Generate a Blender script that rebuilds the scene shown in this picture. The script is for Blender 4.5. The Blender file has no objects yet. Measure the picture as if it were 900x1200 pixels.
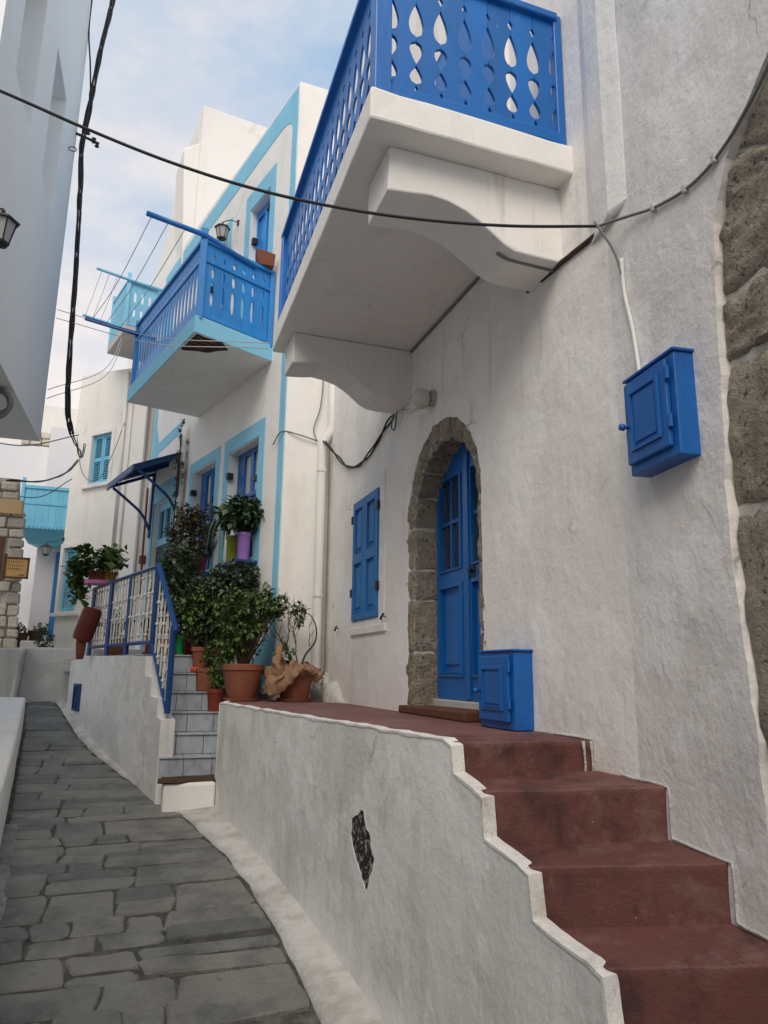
import bpy, bmesh, math, random
from math import sin, cos, radians, pi, sqrt, hypot, atan2
from mathutils import Vector, Matrix, noise
from mathutils.geometry import tessellate_polygon

random.seed(7)
S = bpy.context.scene
COL = S.collection

# ------------------------------------------------------------------ camera
cam_d = bpy.data.cameras.new('camera')
cam = bpy.data.objects.new('camera', cam_d)
COL.objects.link(cam)
S.camera = cam
HEAD, PIT, ROLL = radians(19.3), radians(12.5), radians(0.7)
fw = Vector((sin(HEAD) * cos(PIT), cos(HEAD) * cos(PIT), sin(PIT)))
r0 = Vector((cos(HEAD), -sin(HEAD), 0))
u0 = r0.cross(fw)
rr = r0 * cos(ROLL) + u0 * sin(ROLL)
uu = u0 * cos(ROLL) - r0 * sin(ROLL)
m = Matrix((rr, uu, -fw)).transposed().to_4x4()
m.translation = (0, 0, 1.6)
cam.matrix_world = m
cam_d.sensor_fit = 'VERTICAL'
cam_d.sensor_height = 24
cam_d.sensor_width = 18
cam_d.lens = 24 * 850 / 1200
cam_d.clip_start = 0.05
cam_d.clip_end = 2000

# ------------------------------------------------------------------ world, sun
SUN_EL, SUN_AZ = 46, 205      # azimuth clockwise from +Y
W = bpy.data.worlds.new('World')
S.world = W
W.use_nodes = True
nt = W.node_tree
nt.nodes.clear()
def N(t, tree=None, **kw):
    n = (tree or nt).nodes.new(t)
    for k, v in kw.items():
        setattr(n, k, v)
    return n
out = N('ShaderNodeOutputWorld')
bg = N('ShaderNodeBackground')
sky = N('ShaderNodeTexSky')
sky.sky_type = 'NISHITA'
sky.sun_disc = False
sky.sun_elevation = radians(SUN_EL)
sky.sun_rotation = radians(SUN_AZ)
sky.dust_density = 2.0
sky.air_density = 1.0
tc = N('ShaderNodeTexCoord')
mp = N('ShaderNodeMapping')
mp.inputs['Scale'].default_value = (1.6, 1.6, 3.2)
nz = N('ShaderNodeTexNoise')
nz.inputs['Scale'].default_value = 1.5
nz.inputs['Detail'].default_value = 7
nz.inputs['Roughness'].default_value = 0.55
sep = N('ShaderNodeSeparateXYZ')
hz = N('ShaderNodeMath', operation='MULTIPLY_ADD')     # more cloud toward the horizon, all round
hz.inputs[1].default_value = -0.22
hz.inputs[2].default_value = 0.14
ad = N('ShaderNodeMath', operation='ADD')
cr = N('ShaderNodeValToRGB')
cr.color_ramp.elements[0].position = 0.44
cr.color_ramp.elements[0].color = (0.27, 0.375, 0.51, 1)
cr.color_ramp.elements[1].position = 0.70
cr.color_ramp.elements[1].color = (0.67, 0.60, 0.545, 1)
sc_ = N('ShaderNodeMixRGB', blend_type='MULTIPLY')
sc_.inputs['Fac'].default_value = 1
sc_.inputs['Color2'].default_value = (10, 10, 10, 1)
mx = N('ShaderNodeMixRGB')
mx.inputs['Fac'].default_value = 0.86
L = nt.links.new
L(tc.outputs['Generated'], mp.inputs['Vector'])
L(mp.outputs['Vector'], nz.inputs['Vector'])
L(tc.outputs['Generated'], sep.inputs[0])
L(sep.outputs['Z'], hz.inputs[0])
L(nz.outputs['Fac'], ad.inputs[0])
L(hz.outputs[0], ad.inputs[1])
L(ad.outputs[0], cr.inputs['Fac'])
L(cr.outputs['Color'], sc_.inputs['Color1'])
L(sky.outputs['Color'], mx.inputs['Color1'])
L(sc_.outputs['Color'], mx.inputs['Color2'])
L(mx.outputs['Color'], bg.inputs['Color'])
L(bg.outputs['Background'], out.inputs['Surface'])
bg.inputs['Strength'].default_value = 0.10

sun_d = bpy.data.lights.new('sun', 'SUN')
sun_d.energy = 1.5
sun_d.angle = radians(40)
sun_d.color = (1.0, 0.90, 0.78)
sun = bpy.data.objects.new('sun', sun_d)
COL.objects.link(sun)
az, el = radians(SUN_AZ), radians(SUN_EL)
sdir = Vector((sin(az) * cos(el), cos(az) * cos(el), sin(el)))
sun.rotation_euler = sdir.to_track_quat('Z', 'Y').to_euler()
sun.location = (-20, -25, 30)

S.view_settings.view_transform = 'Standard'
S.view_settings.look = 'None'
S.view_settings.exposure = 0.72
S.view_settings.gamma = 1.0
S.view_settings.use_curve_mapping = False
try:
    S.cycles.max_bounces = 8
    S.cycles.diffuse_bounces = 5
except Exception:
    pass

# ------------------------------------------------------------------ materials
def mat(name, col, rough=0.8, spec=0.3, var=0.12, vscale=2.0, stains=(), bump=((45, 0.15), (9, 0.2)), bdist=0.01,
        rand=0.0, zst=1.0, hue=None, island=0.0, metal=0.0, trans=0.0, alpha=None, cracks=0.0, rvar=0.0):
    M = bpy.data.materials.new(name)
    M.use_nodes = True
    t = M.node_tree
    t.nodes.clear()
    def n(tp, **kw):
        return N(tp, t, **kw)
    l = t.links.new
    o = n('ShaderNodeOutputMaterial')
    b = n('ShaderNodeBsdfPrincipled')
    l(b.outputs[0], o.inputs['Surface'])
    b.inputs['Roughness'].default_value = rough
    b.inputs['Specular IOR Level'].default_value = spec
    b.inputs['Metallic'].default_value = metal
    if trans:
        b.inputs['Transmission Weight'].default_value = trans
    g = n('ShaderNodeNewGeometry')
    mpp = n('ShaderNodeMapping')
    mpp.inputs['Scale'].default_value = (1, 1, zst)
    l(g.outputs['Position'], mpp.inputs['Vector'])
    def noise_(scale, detail=5, rough_=0.6, vec=None):
        q = n('ShaderNodeTexNoise')
        q.inputs['Scale'].default_value = scale
        q.inputs['Detail'].default_value = detail
        q.inputs['Roughness'].default_value = rough_
        l(vec or mpp.outputs['Vector'], q.inputs['Vector'])
        return q.outputs['Fac']
    def math_(op, a, bb, clamp=False):
        q = n('ShaderNodeMath', operation=op, use_clamp=clamp)
        for i, v in enumerate((a, bb)):
            if isinstance(v, (int, float)):
                q.inputs[i].default_value = v
            else:
                l(v, q.inputs[i])
        return q.outputs[0]
    rgb = n('ShaderNodeRGB')
    rgb.outputs[0].default_value = (*col, 1)
    c = rgb.outputs[0]
    # value variation
    f1 = noise_(vscale, 6, 0.62)
    val = math_('MULTIPLY_ADD', f1, 2 * var * 1.6)
    t.nodes[-1].inputs[2].default_value = 1 - var * 1.6
    if rand:
        oi = n('ShaderNodeObjectInfo')
        rv = math_('MULTIPLY_ADD', oi.outputs['Random'], 2 * rand)
        t.nodes[-1].inputs[2].default_value = 1 - rand
        val = math_('MULTIPLY', val, rv)
    if island:
        rv = math_('MULTIPLY_ADD', g.outputs['Random Per Island'], 2 * island)
        t.nodes[-1].inputs[2].default_value = 1 - island
        val = math_('MULTIPLY', val, rv)
    hsv = n('ShaderNodeHueSaturation')
    l(c, hsv.inputs['Color'])
    l(val, hsv.inputs['Value'])
    c = hsv.outputs[0]
    if hue:
        if island:
            src = g.outputs['Random Per Island']
            hq = n('ShaderNodeTexWhiteNoise', noise_dimensions='1D')
            l(src, hq.inputs['W'])
            src = hq.outputs['Value']
        else:
            oi2 = n('ShaderNodeObjectInfo')
            src = oi2.outputs['Random']
        mm = n('ShaderNodeMixRGB')
        l(c, mm.inputs['Color1'])
        mm.inputs['Color2'].default_value = (*hue[0], 1)
        ff = math_('MULTIPLY', src, hue[1])
        l(ff, mm.inputs['Fac'])
        c = mm.outputs[0]
    for st in stains:
        # (colour, scale, low, high, strength, (sx,sy,sz))
        scol, ssc, lo, hi, stg, sv = st
        mq = n('ShaderNodeMapping')
        mq.inputs['Scale'].default_value = sv
        mq.inputs['Location'].default_value = (random.uniform(-9, 9), random.uniform(-9, 9), random.uniform(-9, 9))
        l(g.outputs['Position'], mq.inputs['Vector'])
        fq = noise_(ssc, 8, 0.68, mq.outputs['Vector'])
        mr = n('ShaderNodeMapRange')
        mr.inputs['From Min'].default_value = lo
        mr.inputs['From Max'].default_value = hi
        mr.inputs['To Max'].default_value = stg
        l(fq, mr.inputs['Value'])
        mm = n('ShaderNodeMixRGB')
        l(mr.outputs[0], mm.inputs['Fac'])
        l(c, mm.inputs['Color1'])
        mm.inputs['Color2'].default_value = (*scol, 1)
        c = mm.outputs[0]
    crack = None
    if cracks:
        # hairline cracks: warped cell borders, only where a broad mask allows
        wn = n('ShaderNodeTexNoise')
        wn.inputs['Scale'].default_value = 2.5
        wn.inputs['Detail'].default_value = 6
        l(g.outputs['Position'], wn.inputs['Vector'])
        mv = n('ShaderNodeMixRGB', blend_type='ADD')
        mv.inputs['Fac'].default_value = 0.45
        l(g.outputs['Position'], mv.inputs['Color1'])
        l(wn.outputs['Color'], mv.inputs['Color2'])
        vo = n('ShaderNodeTexVoronoi', feature='DISTANCE_TO_EDGE')
        vo.inputs['Scale'].default_value = cracks
        l(mv.outputs[0], vo.inputs['Vector'])
        m1 = n('ShaderNodeMapRange')
        m1.inputs['From Min'].default_value = 0.002
        m1.inputs['From Max'].default_value = 0.008
        m1.inputs['To Min'].default_value = 1
        m1.inputs['To Max'].default_value = 0
        l(vo.outputs['Distance'], m1.inputs['Value'])
        mk = n('ShaderNodeMapRange')
        mk.inputs['From Min'].default_value = 0.57
        mk.inputs['From Max'].default_value = 0.68
        l(noise_(1.9, 3, 0.5, g.outputs['Position']), mk.inputs['Value'])
        crack = math_('MULTIPLY', m1.outputs[0], mk.outputs[0])
        mm = n('ShaderNodeMixRGB')
        l(math_('MULTIPLY', crack, 0.55), mm.inputs['Fac'])
        l(c, mm.inputs['Color1'])
        mm.inputs['Color2'].default_value = (0.16, 0.145, 0.12, 1)
        c = mm.outputs[0]
    if rvar:
        rq = math_('MULTIPLY_ADD', noise_(4.5, 6, 0.65), 2 * rvar)
        t.nodes[-1].inputs[2].default_value = 1
        for nd in reversed(t.nodes):
            if nd.type == 'MATH' and nd.operation == 'MULTIPLY_ADD' and nd.outputs[0] == rq:
                nd.inputs[2].default_value = rough - rvar
                break
        l(rq, b.inputs['Roughness'])
    l(c, b.inputs['Base Color'])
    if bump:
        acc = None
        for bq in bump:
            sc, w = bq[0], bq[1]
            vec = g.outputs['Position']
            if len(bq) > 2:
                mb_ = n('ShaderNodeMapping')
                mb_.inputs['Scale'].default_value = bq[2]
                l(g.outputs['Position'], mb_.inputs['Vector'])
                vec = mb_.outputs['Vector']
            h = math_('MULTIPLY', noise_(sc, 6, 0.6, vec), w)
            acc = h if acc is None else math_('ADD', acc, h)
        bp = n('ShaderNodeBump')
        bp.inputs['Strength'].default_value = 1.0
        bp.inputs['Distance'].default_value = bdist
        l(acc, bp.inputs['Height'])
        l(bp.outputs[0], b.inputs['Normal'])
    return M

GREY = (0.30, 0.29, 0.26)
PB = ((110, 0.05), (26, 0.16), (7, 0.55, (1, 1, .45)), (2.6, 1.3))
MAT = {}
def defm(k, *a, **kw):
    MAT[k] = mat(k, *a, **kw)
DRIP = ((0.36, 0.32, 0.26), 7, 0.58, 0.76, 0.38, (1, 1, 0.09))
PATCH = ((0.90, 0.885, 0.855), 1.5, 0.49, 0.54, 0.6, (1, 1, .8))
defm('plaster_main', (0.84, 0.80, 0.75), 0.9, 0.15, 0.07, 0.9, stains=(
    ((0.52, 0.50, 0.46), 1.1, 0.52, 0.80, 0.38, (1, 1, 0.35)), ((0.55, 0.49, 0.41), 2.6, 0.57, 0.78, 0.38, (1, 1, 0.4)), PATCH, DRIP,
    ((0.16, 0.15, 0.13), 14, 0.70, 0.76, 0.6, (1, 1, 0.6))), bump=PB, bdist=0.015, cracks=0.8)
defm('plaster_rough', (0.79, 0.755, 0.715), 0.92, 0.12, 0.10, 1.2, stains=(
    ((0.46, 0.44, 0.41), 1.6, 0.50, 0.76, 0.40, (1, 1, 0.4)), ((0.48, 0.43, 0.38), 3.0, 0.56, 0.78, 0.35, (1, 1, 0.5)), PATCH, DRIP,
    ((0.16, 0.15, 0.13), 12, 0.70, 0.76, 0.6, (1, 1, 0.6))),
    bump=((110, 0.05), (30, 0.20), (9, 0.5, (1, 1, .5)), (2.6, 1.3)), bdist=0.017, cracks=0.8)
defm('plaster_pier', (0.80, 0.78, 0.75), 0.9, 0.15, 0.06, 1.2, stains=((GREY, 2.0, 0.58, 0.82, 0.4, (1, 1, 0.5)), DRIP,
    ((0.2, 0.19, 0.17), 13, 0.70, 0.78, 0.5, (1, 1, 0.6))), bump=PB, bdist=0.016)
defm('plaster_low', (0.77, 0.76, 0.725), 0.9, 0.15, 0.08, 0.8, stains=(
    ((0.38, 0.385, 0.35), 1.2, 0.46, 0.74, 0.60, (1, 1, 0.45)), ((0.27, 0.25, 0.21), 3.4, 0.58, 0.80, 0.5, (1, 1, 0.3)), PATCH,
    ((0.30, 0.28, 0.24), 8, 0.60, 0.74, 0.42, (1, 1, 0.08)), ((0.10, 0.10, 0.09), 11, 0.68, 0.74, 0.7, (1, 1, 0.8))),
    bump=PB, bdist=0.016, cracks=0.9)
defm('whitewash', (0.83, 0.805, 0.765), 0.88, 0.2, 0.06, 1.3, stains=(((0.55, 0.51, 0.44), 2.0, 0.54, 0.80, 0.45, (1, 1, 0.35)), ((0.34, 0.28, 0.21), 6, 0.60, 0.76, 0.45, (1, 1, 0.10)),
    (GREY, 9, 0.66, 0.78, 0.5, (1, 1, 0.5))), bump=PB, bdist=0.010)
defm('whitewash_worn', (0.60, 0.58, 0.54), 0.9, 0.2, 0.15, 2.3, stains=(((0.34, 0.31, 0.27), 3.5, 0.44, 0.66, 0.75, (1, 1, 1)),
    ((0.2, 0.19, 0.17), 9, 0.62, 0.75, 0.7, (1, 1, 1))), bump=((60, 0.4), (14, 1.0)), bdist=0.02)
defm('plaster_side', (0.74, 0.725, 0.69), 0.9, 0.15, 0.08, 0.9, stains=(((0.46, 0.45, 0.41), 1.2, 0.48, 0.74, 0.5, (1, 1, 0.4)), ((0.40, 0.36, 0.29), 5, 0.56, 0.74, 0.5, (1, 1, 0.07)), PATCH, ((0.16, 0.15, 0.13), 12, 0.70, 0.76, 0.6, (1, 1, 0.6))), bump=PB, bdist=0.02, cracks=1.2)
defm('edge_wash', (0.76, 0.74, 0.70), 0.9, 0.2, 0.10, 3.0, stains=(((0.48, 0.44, 0.39), 5, 0.50, 0.68, 0.65, (1, 1, 1)), ((0.22, 0.18, 0.16), 15, 0.60, 0.70, 0.7, (1, 1, 1)), ((0.16, 0.07, 0.06), 11, 0.64, 0.70, 0.7, (1, 1, 1))), bump=((60, 0.3), (14, 0.8)), bdist=0.012)
defm('whitewash_far', (0.82, 0.79, 0.745), 0.9, 0.15, 0.05, 0.7, stains=(((0.55, 0.51, 0.44), 1.0, 0.52, 0.80, 0.5, (1, 1, 0.15)), ((0.42, 0.39, 0.34), 2.0, 0.60, 0.74, 0.5, (1, 1, 0.6))),
    bump=((20, 0.2), (4, 0.7)), bdist=0.012)
defm('whitewash_cool', (0.80, 0.82, 0.82), 0.9, 0.15, 0.05, 0.8, stains=(((0.50, 0.49, 0.46), 1.4, 0.62, 0.85, 0.3, (1, 1, 0.3)),),
    bump=((60, 0.25), (6, 0.7)), bdist=0.010)
defm('lavender_wash', (0.74, 0.73, 0.75), 0.9, 0.15, 0.04, 0.7, bump=((20, 0.2), (4, 0.6)), bdist=0.01)
defm('concrete', (0.55, 0.53, 0.49), 0.9, 0.15, 0.12, 1.4, stains=(((0.24, 0.22, 0.19), 2.2, 0.55, 0.8, 0.6, (1, 1, 0.5)),), bump=PB, bdist=0.012)
defm('grey_render', (0.62, 0.605, 0.565), 0.92, 0.12, 0.12, 1.2, stains=(((0.24, 0.23, 0.20), 1.7, 0.48, 0.75, 0.6, (1, 1, 0.25)),), bump=PB, bdist=0.014)
BW = (((0.03, 0.05, 0.09), 6, 0.60, 0.78, 0.5, (1, 1, 0.3)), ((0.14, 0.36, 0.62), 9, 0.58, 0.76, 0.35, (1, 1, 0.12)), ((0.30, 0.42, 0.55), 28, 0.68, 0.73, 0.6, (1, 1, 0.5)), ((0.05, 0.045, 0.04), 22, 0.71, 0.75, 0.6, (1, 1, 0.6)))
defm('blue_paint', (0.004, 0.130, 0.44), 0.36, 0.5, 0.16, 3.0, stains=BW, bump=((60, 0.5, (1, 1, .05)), (25, 0.3)), bdist=0.002, rand=0.10, rvar=.12)
defm('blue_paint_bright', (0.016, 0.22, 0.58), 0.34, 0.5, 0.18, 4.0, stains=(((0.05, 0.07, 0.12), 7, 0.62, 0.8, 0.55, (1, 1, 0.4)),
    ((0.13, 0.36, 0.70), 10, 0.58, 0.78, 0.45, (1, 1, 0.3))), bump=((160, 0.1), (30, 0.2)), bdist=0.002, rand=0.10)
defm('blue_paint_deep', (0.010, 0.060, 0.20), 0.4, 0.45, 0.12, 4.0, stains=BW, bump=((160, 0.1), (30, 0.2)), bdist=0.004)
defm('blue_window', (0.010, 0.115, 0.37), 0.4, 0.45, 0.12, 4.0, stains=BW, bump=((160, 0.1), (30, 0.2)), bdist=0.004)
defm('blue_shutter', (0.022, 0.18, 0.46), 0.55, 0.4, 0.08, 4.0, stains=BW, bump=((180, 0.1), (30, 0.2)), bdist=0.004, rand=0.05)
defm('light_blue_paint', (0.24, 0.55, 0.72), 0.7, 0.3, 0.10, 3.0, stains=(((0.50, 0.60, 0.62), 8, 0.64, 0.80, 0.5, (1, 1, 0.6)),
    ((0.12, 0.22, 0.28), 5, 0.64, 0.82, 0.4, (1, 1, 0.3))), bump=((60, 0.2), (9, 0.4)), bdist=0.006)
defm('sky_blue_wood', (0.17, 0.50, 0.69), 0.55, 0.35, 0.08, 4.0, stains=(((0.35, 0.55, 0.66), 8, 0.64, 0.80, 0.4, (1, 1, 0.5)),), bump=((90, 0.15),), bdist=0.004, rand=0.06)
defm('red_paint', (0.150, 0.058, 0.048), 0.58, 0.35, 0.28, 1.8, stains=(((0.030, 0.018, 0.020), 3.0, 0.49, 0.66, 0.75, (1, 1, 0.8)),
    ((0.21, 0.125, 0.11), 4.5, 0.52, 0.66, 0.6, (1, 1, 1)), ((0.030, 0.02, 0.02), 11, 0.58, 0.70, 0.5, (1, 1, 1)), ((0.24, 0.17, 0.155), 9, 0.58, 0.70, 0.4, (1, 1, 1)), ((0.62, 0.58, 0.55), 19, 0.70, 0.72, 0.85, (1, 1, 1))),
    bump=((120, 0.2), (30, 0.4), (6, 0.6)), bdist=0.008)
defm('red_floor', (0.185, 0.085, 0.075), 0.7, 0.3, 0.2, 1.6, stains=(((0.30, 0.24, 0.22), 2.2, 0.50, 0.74, 0.55, (1, 1, 1)),
    ((0.06, 0.04, 0.04), 5, 0.60, 0.76, 0.5, (1, 1, 1))), bump=((120, 0.2), (25, 0.4)), bdist=0.006)
defm('paving', (0.185, 0.192, 0.183), 0.52, 0.45, 0.30, 3.0, stains=(((0.060, 0.066, 0.068), 2.6, 0.46, 0.64, 0.65, (1, 1, 1)),
    ((0.25, 0.245, 0.225), 5.0, 0.54, 0.70, 0.5, (1, 1, 1)), ((0.05, 0.05, 0.047), 16, 0.60, 0.68, 0.5, (1, 1, 1))), bump=((140, 0.3), (40, 0.8), (11, 1.0)), bdist=0.014, rand=0.34, rvar=.18,
    hue=((0.19, 0.165, 0.125), 0.55))
defm('mortar', (0.085, 0.082, 0.074), 0.95, 0.1, 0.3, 6.0, stains=(((0.26, 0.24, 0.21), 4, 0.52, 0.70, 0.7, (1, 1, 1)), ((0.03, 0.035, 0.02), 6, 0.56, 0.7, 0.6, (1, 1, 1))), bump=((90, 0.5), (20, 0.6)), bdist=0.012)
defm('gutter', (0.30, 0.29, 0.265), 0.9, 0.2, 0.25, 4.0, stains=(((0.13, 0.13, 0.12), 3, 0.44, 0.60, 0.9, (1, 1, 1)), ((0.5, 0.48, 0.45), 5, 0.56, 0.7, 0.6, (1, 1, 1))), bump=((90, 0.4), (20, 0.8)), bdist=0.012)
defm('arch_stone', (0.48, 0.41, 0.32), 0.95, 0.10, 0.42, 9.0, stains=(((0.62, 0.56, 0.46), 8, 0.52, 0.66, 0.7, (1, 1, 1)),
    ((0.075, 0.06, 0.048), 30, 0.56, 0.63, 0.8, (1, 1, 1)), ((0.20, 0.165, 0.13), 5, 0.52, 0.70, 0.5, (1, 1, 1)), ((0.60, 0.58, 0.53), 7, 0.66, 0.74, 0.6, (1, 1, 1))),
    bump=((140, 0.5), (55, 1.0), (20, 1.3)), bdist=0.035, rand=0.26, hue=((0.36, 0.32, 0.265), 0.6))
defm('arch_mortar', (0.62, 0.58, 0.51), 0.95, 0.1, 0.2, 7.0, bump=((80, 0.6), (25, 0.8)), bdist=0.02)
defm('rubble', (0.60, 0.54, 0.45), 0.95, 0.1, 0.2, 5.0, stains=(((0.18, 0.15, 0.12), 8, 0.58, 0.72, 0.6, (1, 1, 1)),), bump=((40, 0.8), (14, 1.0)), bdist=0.03, rand=0.22)
defm('ochre', (0.56, 0.38, 0.20), 0.9, 0.15, 0.08, 2.0, bump=((30, 0.3),), bdist=0.008)
defm('terracotta', (0.27, 0.095, 0.055), 0.75, 0.3, 0.14, 7.0, stains=(((0.16, 0.06, 0.04), 8, 0.55, 0.75, 0.5, (1, 1, 0.6)),
    ((0.42, 0.26, 0.19), 11, 0.62, 0.78, 0.4, (1, 1, 0.8))), bump=((90, 0.2), (20, 0.2)), bdist=0.004, rand=0.14)
defm('brick_red_pot', (0.24, 0.04, 0.03), 0.6, 0.35, 0.14, 7.0, bump=((90, 0.15),), bdist=0.003)
defm('green_plastic', (0.03, 0.50, 0.12), 0.4, 0.45, 0.05, 5.0, bump=())
defm('magenta_plastic', (0.36, 0.02, 0.13), 0.45, 0.4, 0.06, 5.0, bump=())
defm('lime_plastic', (0.30, 0.34, 0.03), 0.5, 0.4, 0.08, 5.0, bump=())
defm('lilac_plastic', (0.30, 0.15, 0.47), 0.5, 0.4, 0.06, 5.0, bump=())
defm('pink_plastic', (0.60, 0.18, 0.42), 0.45, 0.4, 0.05, 5.0, bump=())
defm('orange_plastic', (0.65, 0.09, 0.02), 0.5, 0.4, 0.05, 5.0, bump=())
defm('soil', (0.05, 0.035, 0.025), 0.95, 0.1, 0.3, 20, bump=((60, 1.0),), bdist=0.02)
LK = dict(rough=0.5, spec=0.35, var=0.15, vscale=6.0, bump=())
defm('leaf_mid', (0.062, 0.120, 0.030), island=0.45, hue=((0.10, 0.13, 0.03), 0.6), **LK)
defm('leaf_dark', (0.036, 0.078, 0.028), island=0.45, hue=((0.06, 0.075, 0.045), 0.6), **LK)
defm('leaf_grey', (0.062, 0.092, 0.056), island=0.40, hue=((0.10, 0.11, 0.06), 0.5), **LK)
defm('leaf_red', (0.058, 0.080, 0.030), island=0.45, hue=((0.14, 0.060, 0.03), 0.75), **LK)
defm('leaf_light', (0.095, 0.165, 0.035), island=0.40, hue=((0.14, 0.16, 0.05), 0.5), **LK)
defm('blossom', (0.32, 0.05, 0.05), island=0.3, **LK)
defm('stem', (0.085, 0.062, 0.042), 0.85, 0.2, 0.2, 12, bump=((60, 0.4),), bdist=0.004)
defm('dry_twig', (0.075, 0.066, 0.058), 0.85, 0.2, 0.2, 12, bump=((60, 0.4),), bdist=0.004)
defm('burlap', (0.33, 0.20, 0.12), 0.95, 0.1, 0.25, 12, stains=(((0.18, 0.08, 0.04), 9, 0.52, 0.72, 0.6, (1, 1, 1)),), bump=((170, 0.6), (30, 0.6)), bdist=0.01)
defm('marble_tile', (0.37, 0.395, 0.425), 0.35, 0.45, 0.14, 5.0, stains=(((0.20, 0.215, 0.245), 4, 0.50, 0.66, 0.7, (1.6, 1.6, 1.0)),
    ((0.50, 0.52, 0.54), 6, 0.56, 0.7, 0.5, (1.5, 1, 1))), bump=(), rand=0.06)
defm('grout', (0.10, 0.10, 0.10), 0.95, 0.1, 0.1, 9, bump=())
defm('black_metal', (0.022, 0.022, 0.024), 0.5, 0.4, 0.2, 12, bump=((80, 0.2),), bdist=0.003)
defm('cable_black', (0.025, 0.025, 0.028), 0.6, 0.3, 0.15, 12, bump=())
defm('cable_grey', (0.19, 0.19, 0.18), 0.6, 0.3, 0.15, 12, bump=())
defm('wire_pale', (0.45, 0.46, 0.46), 0.5, 0.4, 0.1, 12, bump=())
defm('white_iron', (0.62, 0.60, 0.55), 0.55, 0.35, 0.12, 14, stains=(((0.30, 0.16, 0.08), 14, 0.60, 0.74, 0.6, (1, 1, 1)),), bump=((80, 0.3),), bdist=0.003)
defm('white_pipe', (0.72, 0.71, 0.68), 0.6, 0.35, 0.06, 3.0, stains=(((0.4, 0.37, 0.31), 6, 0.58, 0.78, 0.5, (1, 1, 0.3)),), bump=((40, 0.2),), bdist=0.004)
defm('rust', (0.20, 0.075, 0.045), 0.85, 0.2, 0.25, 14, bump=((60, 0.3),), bdist=0.004)
defm('rust_dark', (0.085, 0.06, 0.045), 0.9, 0.15, 0.3, 14, bump=((60, 0.5),), bdist=0.006)
defm('glass_globe', (0.60, 0.58, 0.52), 0.25, 0.5, 0.03, 5, bump=())
defm('lamp_glass', (0.42, 0.42, 0.40), 0.15, 0.6, 0.03, 5, bump=())
defm('pane', (0.05, 0.055, 0.06), 0.06, 0.6, 0.05, 3, bump=())
defm('curtain', (0.52, 0.52, 0.50), 0.9, 0.1, 0.2, 4, zst=0.1, bump=())
defm('beige_curtain', (0.34, 0.30, 0.24), 0.9, 0.1, 0.3, 9, zst=0.1, bump=())
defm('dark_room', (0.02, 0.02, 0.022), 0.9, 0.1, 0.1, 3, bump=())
defm('green_door', (0.025, 0.055, 0.065), 0.5, 0.35, 0.2, 4, bump=((60, 0.2),), bdist=0.004)
defm('step_wood', (0.13, 0.055, 0.034), 0.8, 0.2, 0.25, 9, bump=((60, 0.4), (15, 0.5)), bdist=0.008)
defm('mat_brown', (0.085, 0.055, 0.035), 0.95, 0.1, 0.3, 14, bump=((110, 0.7),), bdist=0.01)
defm('sign_face', (0.60, 0.36, 0.13), 0.7, 0.3, 0.1, 8, stains=(((0.30, 0.16, 0.06), 20, 0.56, 0.66, 0.35, (1, 1, 1)),), bump=())
defm('sign_frame', (0.13, 0.055, 0.025), 0.7, 0.3, 0.2, 12, bump=((60, 0.3),), bdist=0.004)
defm('letter_dark', (0.16, 0.09, 0.04), 0.7, 0.3, 0.1, 9, bump=())
defm('jar_red', (0.125, 0.022, 0.016), 0.6, 0.3, 0.18, 10, bump=((70, 0.3),), bdist=0.004)
defm('broken_lath', (0.065, 0.05, 0.042), 0.95, 0.1, 0.4, 18, bump=((60, 1.0),), bdist=0.02)
defm('exposed_stone', (0.05, 0.047, 0.04), 0.95, 0.1, 0.4, 18, stains=(((0.42, 0.40, 0.37), 26, 0.52, 0.58, 0.85, (1, 1, 1)),), bump=((70, 1.0), (25, 1.0)), bdist=0.02)
defm('ground_earth', (0.20, 0.18, 0.15), 0.95, 0.1, 0.2, 0.5, bump=((5, 0.6),), bdist=0.02)
defm('yellow_stem', (0.42, 0.27, 0.04), 0.6, 0.3, 0.1, 9, bump=())
defm('box_blue', (0.004, 0.108, 0.39), 0.45, 0.5, 0.16, 4.0, stains=BW, bump=((60, 0.5, (1, 1, .05)), (25, 0.3)), bdist=0.003, rvar=.14)

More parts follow.
